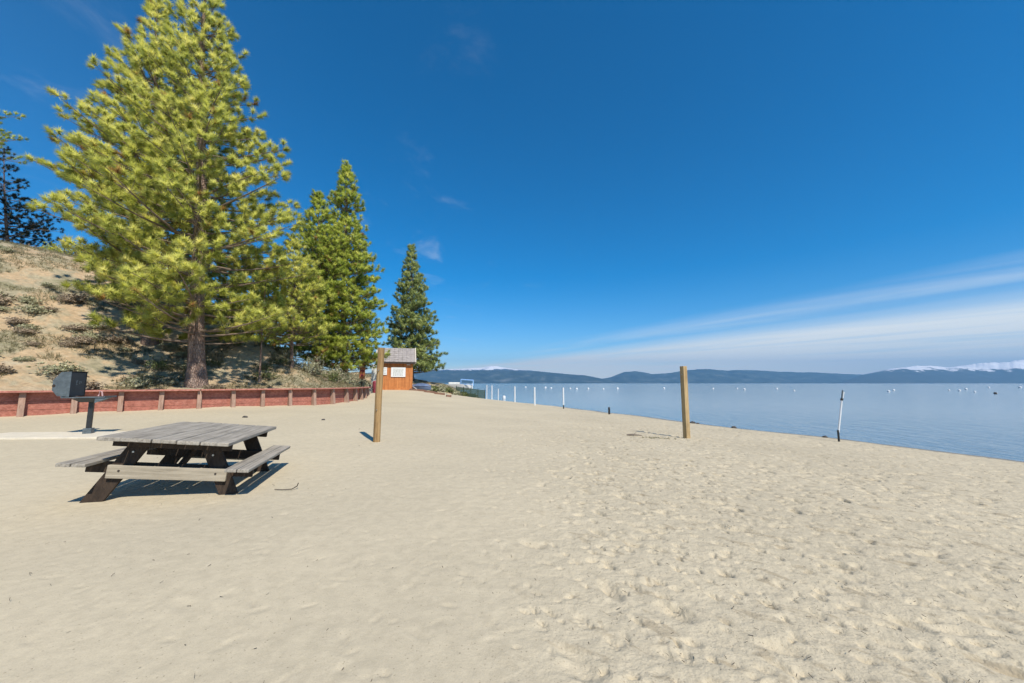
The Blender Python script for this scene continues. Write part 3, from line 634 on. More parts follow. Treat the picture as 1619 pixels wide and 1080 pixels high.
kinds = [('sagebrush', 'grey-green sagebrush clump', M['sage'], (-60, 290), (.7, 15), 34, .62, .42, 'sagebrush on the open dry slope', ' on the open dry slope'),
         ('brush', 'dry brown brush', M['shrub_dry'], (-40, 520), (.6, 9), 28, .6, .4, 'dry brush on the slope', ' on the slope behind the wall'),
         ('shrub', 'green manzanita shrub', M['shrub_green'], (250, 600), (.9, 9), 24, .85, .75, 'green shrubs under the pines', ' in the shade under the pines')]
for kn, lb, mt, pr_, qr_, cnt, rr_, hh_, grp, where in kinds:
    protos = []
    for i, (x, y, px) in enumerate(spots(cnt, pr_, qr_, 0.9, rs)):
        lab = (ordn(i) + ' ' if i == 0 else '') + lb + where + (', ' + ordn(i) if i else '')
        if i < 3:
            o = bush(kn, lab, x, y, rr_, hh_, mt, 100 + i + len(kn), grp, n=340); protos.append(o)
        else:
            o = copy_tree(protos[i % 3]); o.location = (x, y, hz1(x, y)); o['label'] = lab
        s = rs.uniform(.5, 1.35); o.scale = (s * rs.uniform(.8, 1.3), s * rs.uniform(.8, 1.3), s * rs.uniform(.5, .95)); o.rotation_euler.z = rs.uniform(0, 6.28)
# crest thicket (yellow green brush where the slope meets the sky)
for i, (px, Yd, r_, h_) in enumerate([(62, 26.5, .9, 1.0), (100, 26, 1.1, 1.3), (128, 27, 1.0, 1.1), (152, 25, 1.2, 1.5), (20, 27.5, 1.3, 1.0)]):
    x = gx(px, Yd); bush('hilltop_bush', (ordn(i if i < 4 else 0) if 0 else ['yellow-green bush beside the wire fence on the crest, nearest the dark fir', 'yellow-green bush on the crest below the wire fence', 'yellow-green bush at the right end of the wire fence', 'tall yellow-green bush on the crest in front of the young pine', 'pinkish dry bush on the crest at the left edge under the dark fir'][i]), x, Yd, r_, h_, M['needle_a'] if i < 4 else M['shrub_dry'], 300 + i, 'bushes along the crest', n=420, ln=.1, w=.035)
# pale bushes at the right foot of the pines, by the end of the wall
for i, (px, Yd, r_, h_) in enumerate([(452, 22.2, .9, 1.0), (490, 22.8, 1.1, 1.2), (525, 25.0, 1.3, 1.0), (548, 27.3, 1.2, .9), (572, 29.5, 1.0, .8)]):
    x = gx(px, Yd); bush('pale_bush', ordn(i).capitalize().lower() + ' pale sage bush just behind the curving right part of the red wall', x, Yd, r_, h_, M['sage'], 400 + i, 'pale bushes behind the wall', n=420, ln=.09, w=.03)
# dry grass over the hillside and the bank: uncountable
sr = np.random.RandomState(3); PP = np.stack([sr.uniform(-44, -3, 230000), sr.uniform(2, 60, 230000)], 1)
zz_, qq_, tt_ = hill_z(PP); px_ = PP[:, 0] / PP[:, 1] * F + 809.5
mk = (qq_ > .35) & (qq_ < 22) & (px_ > -120) & (px_ < 780) & (lattice(PP, 1.6, 21) + .5 * lattice(PP, .6, 22) > -.15)
PP = np.c_[PP, zz_][mk][:70000]
V, Fc, tv = needle_mesh(PP, np.tile([[0, 0, 1.]], (len(PP), 1)), np.clip(sr.normal(.45, .28, len(PP)), 0, 1), 9, .22, .024, sr, .8)
tag(npmesh('dry_grass', V, Fc, M['grass'], attr={'tint': tv}, nor=LASTN), 'dry straw-coloured grass and litter growing over the slope and bank', 'grass', kind='stuff')
# fallen branches and needles on the sand: uncountable small litter
lit = MB(); sr = random.Random(9)
for _ in range(1100):
    px = sr.uniform(0, 1619); Yd = 1.9 / (sr.random() * .93 + .07) ; x = gx(px, Yd)
    if Yd > 12 or hq1(x, Yd) > -1: continue
    if x / Yd < .0 and sr.random() < .75: continue
    zg = ground(x, Yd) + .012; an = sr.uniform(0, 3.14); ll = sr.uniform(.006, .035) * (.5 + Yd * .12); w_ = sr.uniform(.001, .0028) * (.5 + Yd * .12)
    lit.bar((x - math.cos(an) * ll / 2, Yd - math.sin(an) * ll / 2, zg), (x + math.cos(an) * ll / 2, Yd + math.sin(an) * ll / 2, zg + sr.uniform(-.004, .012)), w_, w_)
tag(lit.build('beach_litter', M['dark']), 'scattered dark pine needles and tiny twigs lying on the sand', 'litter', kind='stuff')
# ---------------------------------------------------------------- red retaining wall
root = empty('retaining_wall', (WALL[0][0], WALL[0][1], 0)); tag(root, 'long low red timber retaining wall with faded posts curving along the foot of the slope', 'wall')
inv_loc = Vector((-WALL[0][0], -WALL[0][1], 0))
def cr(pts, n):
    out = []
    for i in range(len(pts) - 1):
        p0, p1, p2, p3 = [Vector(pts[min(max(k, 0), len(pts) - 1)]) for k in (i - 1, i, i + 1, i + 2)]
        for j in range(n):
            t_ = j / n; out.append(.5 * ((2 * p1) + (p2 - p0) * t_ + (2 * p0 - 5 * p1 + 4 * p2 - p3) * t_ ** 2 + (3 * p1 - p0 - 3 * p2 + p3) * t_ ** 3))
    out.append(Vector(pts[-1])); return out
wc = cr(WALL, 12); cum = [0]
for a, b in zip(wc, wc[1:]): cum.append(cum[-1] + (b - a).length)
def wpt(s):
    s = min(max(s, 0), cum[-1]); 
    for i in range(len(wc) - 1):
        if cum[i + 1] >= s: 
            f_ = (s - cum[i]) / (cum[i + 1] - cum[i] + 1e-9); return wc[i].lerp(wc[i + 1], f_), (wc[i + 1] - wc[i]).normalized()
    return wc[-1], (wc[-1] - wc[-2]).normalized()
TOPZ = 1.17; SP = 1.19
# find s of the post seen at px 196 so that posts fall where the photo has them
best = min(np.arange(5, 18, .02), key=lambda s: abs((wpt(s)[0].x / wpt(s)[0].y) * F + 809.5 - 197))
ss = best % SP; posts = np.arange(ss, cum[-1], SP)
rows = [(.80, 1.10), (.50, .797), (.16, .497), (-.14, .157)]
pl = MB()
for i in range(len(posts) - 1):
    a, _ = wpt(posts[i]); b, _ = wpt(posts[i + 1]); d = (b - a).normalized(); nrm = Vector((-d.y, d.x))
    for k, (z0, z1) in enumerate(rows):
        off = nrm * (.05 + .006 * ((i + k) % 2)) 
        pl.bar((a.x + off.x, a.y + off.y, (z0 + z1) / 2), (b.x + off.x, b.y + off.y, (z0 + z1) / 2), .05, z1 - z0 - .006, bev=.004)
o = pl.build('planking', M['red_wood'], root); o.location = inv_loc
for i, s in enumerate(posts):
    a, d = wpt(s); nrm = Vector((-d.y, d.x)); c = a - nrm * .055
    mb = MB(); an = math.atan2(d.y, d.x)
    # foot leans out: wider at the bottom
    q_ = Vector((d.x, d.y, 0)) * .075; n3 = Vector((nrm.x, nrm.y, 0)); o3 = Vector((a.x, a.y, 0))
    prof_ = [o3 + n3 * .02 + Vector((0, 0, -.2)), o3 - n3 * .30 + Vector((0, 0, -.2)), o3 - n3 * .13 + Vector((0, 0, 1.10)), o3 + n3 * .02 + Vector((0, 0, 1.10))]
    mb.prism([p_ - q_ for p_ in prof_], q_ * 2)
    bmesh.ops.bevel(mb.bm, geom=mb.bm.edges[:], offset=.008, segments=1, affect='EDGES')
    o = mb.build('post', M['wall_post'], root); o.location = inv_loc
cp = MB()
for i in range(0, len(posts) - 1):
    a, _ = wpt(posts[i]); b, _ = wpt(posts[i + 1]); d = (b - a).normalized(); nrm = Vector((-d.y, d.x)) * -.075
    cp.bar((a.x + nrm.x, a.y + nrm.y, 1.135), (b.x + nrm.x + d.x * -.004, b.y + nrm.y, 1.135), .45, .06, bev=.006)
o = cp.build('cap_rail', M['red_cap'], root); o.location = inv_loc
# ---------------------------------------------------------------- picnic table
T = empty('picnic_table', (-4.21, 4.58, -.005), rz=.285, ry=.10)
tag(T, 'weathered grey wooden picnic table with attached benches standing on the sand', 'picnic table')
TW, TL, BO, BW = 1.36, 1.90, 1.88, .26
wids = [.20, .29, .22, .21, .27]; tot = sum(wids); x = -TW / 2; mb = MB()
for i, w_ in enumerate(wids):
    w_ = w_ / tot * TW; y0 = .07 if i == 0 else random.uniform(-.012, .012)
    mb.box((x + w_ / 2, (y0 + TL) / 2 + random.uniform(-.01, .01), .738 - (.012 if i == 0 else 0)), (w_ - .012, TL - y0, .044), bev=.009); x += w_
mb.build('tabletop', M['table_y'], T)
for sgn in (-1, 1):
    mb = MB(); cx = sgn * (BO / 2 - BW / 2)
    mb.box((cx - .066, TL / 2, .432), (.124, TL, .04), bev=.009).box((cx + .066, TL / 2 + .01, .432), (.124, TL, .04), bev=.009)
    mb.build('bench_seat', M['table_y'], T)
for e, yy in enumerate((.34, TL - .30)):
    out = -1 if e == 0 else 1
    for sgn in (-1, 1):
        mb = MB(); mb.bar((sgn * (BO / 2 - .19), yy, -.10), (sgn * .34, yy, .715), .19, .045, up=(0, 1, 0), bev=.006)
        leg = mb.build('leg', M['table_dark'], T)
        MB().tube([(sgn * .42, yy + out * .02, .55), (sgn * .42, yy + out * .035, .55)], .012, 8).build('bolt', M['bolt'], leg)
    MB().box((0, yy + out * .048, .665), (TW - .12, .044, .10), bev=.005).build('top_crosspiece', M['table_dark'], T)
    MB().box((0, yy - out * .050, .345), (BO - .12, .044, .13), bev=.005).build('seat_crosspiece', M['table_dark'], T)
    mb = MB().box((0, yy + out * .050, .315), (1.24, .042, .155), bev=.006)
    bb = mb.build('crossboard', M['table_beam'], T)
    for sx in (-.5, .5): MB().tube([(sx, yy + out * .068, .33), (sx, yy + out * .078, .33)], .012, 8).build('bolt', M['dark'], bb)
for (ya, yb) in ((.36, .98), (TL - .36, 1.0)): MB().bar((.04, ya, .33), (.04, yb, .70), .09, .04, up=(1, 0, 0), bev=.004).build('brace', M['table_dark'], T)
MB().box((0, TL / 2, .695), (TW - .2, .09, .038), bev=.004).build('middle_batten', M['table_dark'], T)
# ---------------------------------------------------------------- barbecue grill on a pedestal
gp = at(139.5, 684, 9.75); gz = ground(gp.x, gp.y)
G = empty('pedestal_grill', (gp.x, gp.y, gz)); tag(G, 'black steel pedestal barbecue grill with hooded firebox behind the picnic table', 'grill')
G.rotation_euler.z = R(24)
MB().box((0, 0, .40), (.085, .085, 1.0), bev=.006).build('pedestal', M['steel'], G)
MB().box((0, 0, .09), (.16, .16, .16), bev=.01).build('base_sleeve', M['steel_grey'], G)
# tray with sloping underside
mb = MB(); a, b_ = (-.42, -.28, .97), (.44, .28, .97)
def frustum(mb, z0, x0, x1, y0, y1, z1, X0, X1, Y0, Y1):
    v = [mb.bm.verts.new(p) for p in ((x0, y0, z0), (x1, y0, z0), (x1, y1, z0), (x0, y1, z0), (X0, Y0, z1), (X1, Y0, z1), (X1, Y1, z1), (X0, Y1, z1))]
    for f in ((3, 2, 1, 0), (4, 5, 6, 7), (0, 1, 5, 4), (1, 2, 6, 5), (2, 3, 7, 6), (3, 0, 4, 7)): mb.bm.faces.new([v[i] for i in f])
frustum(mb, .82, -.16, .14, -.12, .12, .92, -.30, .28, -.24, .24); mb.build('tray_underside', M['steel'], G)
mb = MB(); mb.box((-.05, 0, .94), (.80, .56, .022), bev=.004); 
for sx in (-.40, .40): mb.box((sx * .985 - .05, 0, .958), (.014, .56, .03))
mb.build('tray', M['steel_grey'], G)
MB().prism([(.16, -.26, .925), (.42, -.26, .925), (.16, -.26, .80)], (0, .02, 0)).build('gusset', M['steel_grey'], G)
# hood: six-sided side plates, open front
poly = [(-.17, .98), (-.29, 1.12), (-.29, 1.36), (-.14, 1.56), (.08, 1.58), (.08, .96)]
hd = MB()
S_ = Matrix.Rotation(R(-60), 3, 'Z')   # hood opens toward the beach, right-front
def hp(a, w_, z_): return tuple(S_ @ Vector((w_, 0, 0)) + S_ @ Vector((0, -a, 0)) + Vector((-.22, 0.02, z_)))
def hpp(a, w_, z_):
    # a = front-back (front positive), w_ = across
    fdir = Vector((.966, -.26, 0)); sdir = Vector((.26, .966, 0)); v_ = fdir * a + sdir * w_ + Vector((-.33, -.06, z_)); return v_
HW = .20
for sgn in (-1, 1):
    pts_ = [hpp(a_, sgn * HW, z_) for a_, z_ in poly]; sd = hpp(0, sgn * HW, 0) - hpp(0, sgn * (HW - .006), 0)
    mb = MB(); mb.prism(pts_, sd); s_o = mb.build('side_plate', M['steel_grey'] if sgn < 0 else M['steel'], G)
    MB().tube([hpp(-.26, sgn * HW, 1.23), hpp(-.26, sgn * (HW + .012), 1.23)], .035, 12).build('pivot', M['dark'] if sgn < 0 else M['steel'], s_o)
mb = MB()
for (a0_, z0_), (a1_, z1_) in zip(poly[:-1] , poly[1:-1]):
    mb.prism([hpp(a0_, -HW, z0_), hpp(a1_, -HW, z1_), hpp(a1_, HW, z1_), hpp(a0_, HW, z0_)], (0, 0, .005))
fo = mb.build('hood_shell', M['steel'], G)
mb = MB(); mb.prism([hpp(.07, -HW + .008, .98), hpp(.07, HW - .008, .98), hpp(.07, HW - .008, 1.56), hpp(.07, -HW + .008, 1.56)], hpp(.06, 0, 0) - hpp(.07, 0, 0)); fd = mb.build('front_plate', M['steel'], G)
mb = MB()
for (w0, z0, w1, z1) in ((-.06, 1.36, -.03, 1.26), (-.02, 1.37, -.05, 1.25), (-.06, 1.25, -.01, 1.26), (.03, 1.34, .04, 1.27), (.03, 1.33, .08, 1.33), (.08, 1.33, .07, 1.29)):
    mb.bar(hpp(.074, w0, z0), hpp(.074, w1, z1), .012, .003, up=tuple(hpp(1, 0, 0) - hpp(0, 0, 0)))
mb.build('scuff_marks', M['steel_grey'], fd)
mb = MB(); mb.tube([(.16, -.12, .97), (.19, -.14, 1.10), (.22, -.12, 1.07), (.23, -.1, .97)], .016, 8).build('spring_handle', simple('pale pink grip', (.62, .4, .38), .5), G)
# concrete slab in the sand around the pedestal
sc_ = at(95, 690, 9.4)
mb = MB(); slab = mb.box((0, 0, 0), (3.1, 1.1, .12), bev=.015).build('concrete_pad', M['slab']); slab.location = (-11.35, 9.55, ground(-11.3, 9.55) - .03); slab.rotation_euler.z = R(4)
tag(slab, 'pale concrete pad almost buried in sand under the grill', 'pad')
# ---------------------------------------------------------------- volleyball posts
p = (gx(600, 9.25), 9.25); zg = ground(*p)
o = MB(); hgt = at(603, 550, 9.25).z - zg; o.tube([(0, 0, -.3), (.01, 0, hgt * .5), (.035, 0, hgt)], [.083, .08, .078], 14)
A1 = o.build('volleyball_post', M['pole_wood'], smooth='auto', loc=(p[0], p[1], zg)); tag(A1, 'tall round tan timber post in the sand in front of the shed', 'post')
MB().tube([(.02, -.082, hgt - .55), (.02, -.12, hgt - .55)], .012, 6).build('eye_bolt', M['bolt'], A1); MB().tube([(.01, -.08, .75), (.01, -.115, .75)], .012, 6).build('eye_bolt', M['bolt'], A1)
p = (gx(1080, 12.2), 12.2); zg = ground(*p); hgt = at(1077, 579, 12.2).z - zg
mb = MB(); mb.box((0, 0, (hgt - .3) / 2), (.155, .155, hgt + .3), bev=.012)
A2_ = mb.build('volleyball_post', M['pole_wood2'], loc=(p[0], p[1], zg), rz=R(52)); A2_.rotation_euler.z = R(22); tag(A2_, 'square tan timber post standing alone near the water with one dark side', 'post')
MB().tube([(-.085, -.02, hgt - .28), (-.12, -.02, hgt - .28)], .012, 6).build('eye_bolt', M['bolt'], A2_)
# ---------------------------------------------------------------- white boundary poles along the shore
def shore_pole(px, Yd, top, base, label, sleeve_h=.0, dark=True, wd=.05, lean_px=0, white=True):
    x = gx(px, Yd); zg = max(ground(x, Yd), WATER - .1); zt = at(px, top, Yd).z
    wd *= .68
    r_ = empty('shore_pole', (x, Yd, zg)); tag(r_, label, 'pole', 'boundary poles along the shore')
    ht_ = zt - zg; lx = lean_px / F * Yd; s0 = sleeve_h
    if sleeve_h > 0: MB().tube([(0, 0, -.2), (0, 0, s0)], wd * .8, 10).build('ground_sleeve', M['steel'], r_)
    if white:
        MB().tube([(0, 0, max(s0 - .06, -.1)), (lx * .5, 0, (s0 + ht_) / 2), (lx, 0, ht_)], wd, 10).build('tube', M['white'], r_)
        MB().sph((lx, 0, ht_), wd * 1.02, (1, 1, .5), 10).build('cap', M['white_dull'], r_)
    return r_
shore_pole(890, 30.5, 613.5, 645, 'white pole with black foot at the end of the row of poles', .35, wd=.085)
shore_pole(845, 33.5, 612.5, 640, 'thick white pole, second from the right of the row', .0, wd=.1)
shore_pole(814, 37, 611.5, 637, 'white pole in the middle of the row at the water', .0, wd=.09)
shore_pole(788, 41, 615, 632, 'short thin white pole in the row at the water', .0, wd=.06)
shore_pole(778, 43, 610, 631, 'white pole, second from left by the green screen', .0, wd=.08)
shore_pole(770, 45, 609, 630, 'white pole nearest the green windscreen', .0, wd=.07)
x = gx(961, 25.0); r_ = empty('stub_post', (x, 25.0, ground(x, 25.0))); tag(r_, 'short black stub of a post at the edge of the water', 'post')
MB().tube([(0, 0, -.2), (0, 0, .42)], .065, 10).build('tube', M['steel'], r_); MB().sph((0, 0, .42), .067, (1, 1, .5), 10).build('cap', M['stone'], r_)
Yd = 13.4; x = gx(1315, Yd); zg = ground(x, Yd)
r_ = empty('leaning_pole', (x, Yd, zg)); tag(r_, 'thin white pole leaning right out of a black sleeve near the water', 'pole', 'boundary poles along the shore')
zt = at(1327, 617, Yd).z - zg; zs = at(1315, 680, Yd).z - zg; lx = 13 / F * Yd
MB().tube([(0, 0, -.3), (0, 0, zs)], .031, 12).build('ground_sleeve', M['steel'], r_)
k = .72
MB().tube([(0.01, 0, zs - .08), (lx * .78, 0, zs + (zt - zs) * .74)], .027, 12).build('tube', M['white'], r_)
MB().tube([(lx * .77, 0, zs + (zt - zs) * .74), (lx * .82, 0, zs + (zt - zs) * .79)], .042, 12).build('collar', M['dark'], r_)
MB().tube([(lx * .81, 0, zs + (zt - zs) * .79), (lx, 0, zt)], .022, 10).build('tip_rod', M['steel_grey'], r_)
MB().tube([(lx * .84 + .03, 0, zs + (zt - zs) * .8), (lx + .035, 0, zt - .06)], .02, 10).build('light_strip', M['white'], r_)
# ---------------------------------------------------------------- mooring buoys
bu = [(831, 612.8), (862, 613.6), (871, 614.4), (901, 614.8), (911, 615.6), (929, 615.2), (953, 615.8), (975, 615.2), (1048, 614.6), (1125, 615.2), (1163, 614.8), (1174, 616.2), (1225, 615.4), (1252, 618), (1400, 619.4), (1408, 617.6), (1495, 617.4), (1511, 618.2), (1522, 616), (1535, 620), (1558, 613.4), (1607, 613.2)]
proto = None
for i, (px, py) in enumerate(bu):
    Yd = (HC - WATER) * F / (py - HOR); x = gx(px, Yd); lab = ordn(i) + ' white mooring buoy floating on the lake'
    if proto is None:
        proto = empty('mooring_buoy', (x, Yd, WATER))
        MB().sph((0, 0, .16), .36, (1, 1, .95), 18).build('float', M['white'], proto, smooth=True)
        MB().tube([(0, 0, .45), (0, 0, .62)], .04, 8).build('ring_post', M['bolt'], proto); o = proto
    else: o = copy_tree(proto); o.location = (x, Yd, WATER)
    s = max(.5, 1.0 * Yd / 133) * (.8 + .4 * ((i * 37) % 10) / 10); o.scale = (s, s, s)
    tag(o, lab, 'buoy', 'white mooring buoys on the lake')
Yd = (HC - WATER) * F / 16.5; x = gx(1567, Yd); r_ = empty('dark_buoy', (x, Yd, WATER)); tag(r_, 'small dark buoy with a pale top among the white buoys at right', 'buoy')
MB().sph((0, 0, .1), .26, (1, 1, 1), 14).build('float', M['stone'], r_, smooth=True); MB().sph((.3, 0, .1), .12, (1, 1, 1), 10).build('pale_top', M['white'], r_, smooth=True)
Yd = (HC - WATER) * F / 16.0; x = gx(797, 52); r_ = empty('channel_marker', (x, 52, WATER)); tag(r_, 'squat white marker float in the shallows between the white poles', 'buoy')
MB().tube([(0, 0, -.2), (0, 0, .15), (0, 0, .4), (0, 0, .45)], [.2, .24, .2, .1], 14).build('float', M['white'], r_); MB().tube([(0, 0, .45), (0, 0, .6)], .03, 8).build('ring_post', M['bolt'], r_)
# ---------------------------------------------------------------- shed
SY = 33.0; sx0, sx1 = gx(601, SY), gx(651.5, SY); SXC = (sx0 + sx1) / 2; SWd = sx1 - sx0; sz = ground(SXC, SY) - .02
S = empty('beach_shed', (SXC, SY, sz), rz=R(17)); tag(S, 'small orange-brown board shed with grey shingle roof and posted notices', 'shed')
zb_ = 0; ze = at(626, 572, SY).z - sz; zr = at(626, 551, SY + 1.3).z - sz; D = 2.6
mb = MB(); nb = 13; bw = SWd / nb
for i in range(nb): mb.box((-SWd / 2 + bw * (i + .5), 0, ze / 2), (bw - .02, .03 + .006 * (i % 2), ze), bev=.004)
mb.box((0, .03, ze / 2), (SWd, .03, ze)); mb.build('front_wall', M['shed_wood'], S)
for sgn, nm in ((-1, 'side_wall'), (1, 'side_wall')):
    xx = sgn * (SWd / 2 + .0); mb = MB(); mb.prism([(xx, .046, -.1), (xx, D, -.1), (xx, D, ze), (xx, D / 2, zr - .12), (xx, .046, ze)], (-sgn * .03, 0, 0)); mb.build(nm, M['shed_wood'], S)
MB().box((0, D - .02, ze / 2), (SWd - .07, .03, ze)).build('back_wall', M['shed_wood'], S)
mb = MB()
for sgn in (-1, 1): mb.box((sgn * (SWd / 2 - .02), -.032, ze / 2), (.10, .03, ze - .01), bev=.004)
mb.box((0, -.03, .09), (SWd - .15, .03, .16), bev=.004).box((0, -.03, ze - .1), (SWd - .15, .03, .16), bev=.004)
mb.build('trim', M['shed_wood'], S)
# roof: ridge parallel to the front
ov = .28; rx = SWd / 2 + .22
rf = MB(); nrow = 7
def rp(f, side): # f 0 eave ..1 ridge
    y0 = -ov if side < 0 else D + ov; return Vector((0, y0 + (D / 2 - y0) * f, (ze - .06) + (zr - ze + .06) * f))
for side in (-1, 1):
    for k in range(nrow):
        a_ = rp(k / nrow, side); b_ = rp((k + 1.12) / nrow if k < nrow - 1 else 1, side)
        nn_ = 9
        for j in range(nn_):
            x0_ = -rx + 2 * rx * j / nn_; x1_ = -rx + 2 * rx * (j + 1) / nn_ - .012; lift = .02 + .012 * random.random()
            rf.prism([(x0_, a_.y, a_.z + lift + .016), (x1_, a_.y, a_.z + lift + .016), (x1_, b_.y, b_.z + .012), (x0_, b_.y, b_.z + .012)], (0, 0, .016))
rt = rf.build('roof', M['shingle'], S)
mb = MB()
for side in (-1, 1):
    a_, b_ = rp(0, side), rp(1, side); mb.prism([(-rx + .01, a_.y, a_.z - .045), (rx - .01, a_.y, a_.z - .045), (rx - .01, b_.y, b_.z - .045), (-rx + .01, b_.y, b_.z - .045)], (0, 0, .05))
mb.build('roof_deck', M['dark'], rt)
for sgn in (-1, 1):
    mb = MB()
    for side in (-1, 1):
        a_, b_ = rp(-.02, side), rp(1, side); mb.bar((sgn * (rx + .04), a_.y, a_.z), (sgn * (rx + .04), b_.y, b_.z), .07, .2)
    mb.build('barge_board', M['trim'], rt)
MB().box((0, -ov - .02, ze - .1), (2 * rx, .03, .16), bev=.003).build('fascia', M['dark'], rt)
def board(name, px0, px1, py0, py1, nlines, lab=None):
    a_ = at(px0, py0, SY - .06); b_ = at(px1, py1, SY - .06); c = (a_ + b_) / 2; w_ = b_.x - a_.x; h_ = a_.z - b_.z
    o = MB().box((c.x - SXC, -.075, c.z - sz), (w_, .02, h_), bev=.003).build(name, M['white'], S)
    if lab: o['label'] = lab
    mb = MB(); rr = random.Random(3)
    for k in range(nlines):
        x_ = -w_ * .36; zz = h_ * (.32 - .64 * k / max(nlines - 1, 1))
        while x_ < w_ * .3:
            l_ = rr.uniform(.04, .13); l_ = min(l_, w_ * .36 - x_); mb.box((c.x - SXC + x_ + l_ / 2, -.0875, c.z - sz + zz), (l_, .005, h_ * .05)); x_ += l_ + .035
    mb.build('lettering', M['ink'], o)
board('notice_board', 618.5, 640, 581, 596, 6, 'large white rules notice')
board('notice_sheet', 605, 612, 581, 593, 4, 'narrow white notice')
mb = MB(); mb.box((SWd / 2 - .35, -.07, ze - .25), (.3, .05, .08), bev=.01).build('wall_lamp', M['trim'], S)
mb = MB(); 
# white panel, orange sign and maroon bin left of the shed
Yd = 31.5; x = gx(594, Yd); zg = max(ground(x, Yd), 0.5)
P_ = empty('standing_board', (x, Yd, zg)); tag(P_, 'upright white board partly hidden behind the round timber post', 'board')
zt = at(594, 576, Yd).z - zg; MB().box((0, 0, zt - .75), (.62, .03, 1.5), bev=.005).build('panel', M['white_dull'], P_)
for sx in (-.27, .27): MB().box((sx, .03, zt / 2 - .1), (.06, .03, zt + .1)).build('leg', M['trim'], P_)
Yd = 29.0; x = gx(573.5, Yd); zg = hz1(x, Yd)
P_ = empty('sign_board', (x, Yd, zg)); tag(P_, 'tall narrow orange-brown sign under the pines left of the shed', 'sign')
z1_ = at(573, 574, Yd).z - zg; z0_ = at(573, 599, Yd).z - zg
MB().box((0, 0, (z0_ + z1_) / 2), (.42, .03, z1_ - z0_), bev=.005).build('panel', M['orange'], P_)
MB().box((0, .035, z1_ / 2 - .1), (.08, .035, z1_ + .15)).build('post', M['dark'], P_)
mb = MB(); mb.box((.0, -.02, z0_ + (z1_ - z0_) * .78), (.18, .008, .14)).box((.02, -.02, z0_ + (z1_ - z0_) * .5), (.24, .008, .12)).box((-.01, -.02, z0_ + (z1_ - z0_) * .22), (.2, .008, .16)); mb.build('lettering', M['maroon'], P_)
Yd = 29.8; x = gx(595, Yd) - .02; zg = ground(x, Yd)
P_ = empty('litter_bin', (x, Yd, zg)); tag(P_, 'small maroon bin at the far end of the red wall', 'bin')
zt = at(595, 602, Yd).z - zg
MB().tube([(0, 0, 0), (0, 0, zt * .3), (0, 0, zt * .85)], [.17, .2, .2], 16).build('body', M['maroon'], P_, smooth='auto'); MB().tube([(0, 0, zt * .85), (0, 0, zt)], [.22, .13], 16).build('lid', M['maroon'], P_, smooth='auto')
# ---------------------------------------------------------------- things right of the shed
Yd = 34.5; x = gx(667, Yd); zg = ground(x, Yd) 
B = empty('covered_dinghy', (x, Yd, zg + .02), rz=R(-12)); tag(B, 'small dinghy under a blue tarpaulin beside the shed', 'boat')
def hull(L_, Wd, Hh, n=14, k=8):
    V, Fq = [], []
    for i in range(n + 1):
        s_ = i / n; xx = (s_ - .5) * L_; w_ = Wd / 2 * (1 - max(0, (s_ - .45) / .55) ** 2.2) * (.86 + .14 * min(1, s_ * 4)); w_ = max(w_, .01)
        for j in range(k + 1):
            a_ = j / k * 2 - 1; zz = Hh * (abs(a_) ** 2.2) + (.14 * Hh * s_ ** 3); V.append((xx, w_ * math.copysign(abs(a_) ** .75, a_), zz))
    for i in range(n):
        for j in range(k): q0 = i * (k + 1) + j; Fq.append((q0, q0 + 1, q0 + k + 2, q0 + k + 1))
    return V, Fq
V, Fq = hull(1.9, .95, .42); npmesh('hull', V, Fq, M['blue'], B, smooth=True)
mb = MB(); 
V2 = [(a_, b_, .43 + .24 * (1 - (b_ / max(.5 * (1 - max(0, (a_ / 1.9 + .5 - .45) / .55) ** 2.2), .05)) ** 2) * (1 - (a_ / 1.05) ** 2) + .02 * mnoise.noise((a_ * 5, b_ * 5, 0)) ) for a_, b_, _z in [(v_[0] * 1.04, v_[1] * 1.06, v_[2]) for v_ in V]]
npmesh('tarpaulin', V2, Fq, M['blue'], B, smooth=True)
MB().bar((-1.25, -.3, .75), (-.1, -.55, .1), .05, .03).build('oar', M['white'], B)
# edging timbers on the sand
lg = [(649, 673, 616.5, 619.5, 33.2), (672, 689, 621, 622.5, 32.5), (688, 704, 624, 625, 32.0), (707, 714, 628.5, 628.8, 30.8)]
for i, (pa, pb, ya_, yb_, d_) in enumerate(lg):
    xa, xb = gx(pa, d_), gx(pb, d_); za, zb2 = ground(xa, d_), ground(xb, d_ + .3)
    o = MB().bar((-(xb - xa) / 2, -.1, 0), ((xb - xa) / 2, .1, zb2 - za), .16, .18, bev=.02).build('edging_timber', M['log']); o.location = ((xa + xb) / 2, d_, za + .07)
    tag(o, ['long reddish edging timber along the sand right beside the shed', 'second edging timber from the shed, lying on the sand', 'third edging timber from the shed, at the foot of the grassy bank', 'last short piece of timber in the line below the bank'][i], 'timber', 'edging timbers')
# boat with a blue canopy frame beyond the bank
Yd = 47.0; x = gx(726, Yd); zb3 = at(726, 617, Yd).z
B = empty('white_boat', (x, Yd, zb3), rz=R(8)); tag(B, 'white boat with a pale blue awning frame parked beyond the grassy bank', 'boat')
V, Fq = hull(3.4, 1.5, .72); npmesh('hull', V, Fq, M['white'], B, smooth=True)
MB().box((-.5, 0, .82), (1.5, .9, .3), bev=.08).build('cabin', M['white_dull'], B)
fr = MB(); fx0, fx1, fz0, fz1 = .25, 1.75, .55, 1.2
for yy in (-.6, .6):
    fr.bar((fx0, yy, fz0), (fx0, yy, fz1 + .1), .08, .08).bar((fx1, yy, fz0), (fx1, yy, fz1), .08, .08).bar((fx0 - .05, yy, fz1 + .1), (fx1 + .05, yy, fz1), .09, .09).bar((fx0 - .05, yy, fz0 + .2), (fx1 + .05, yy, fz0 + .1), .07, .07)
fr.build('awning_frame', M['blue_frame'], B)
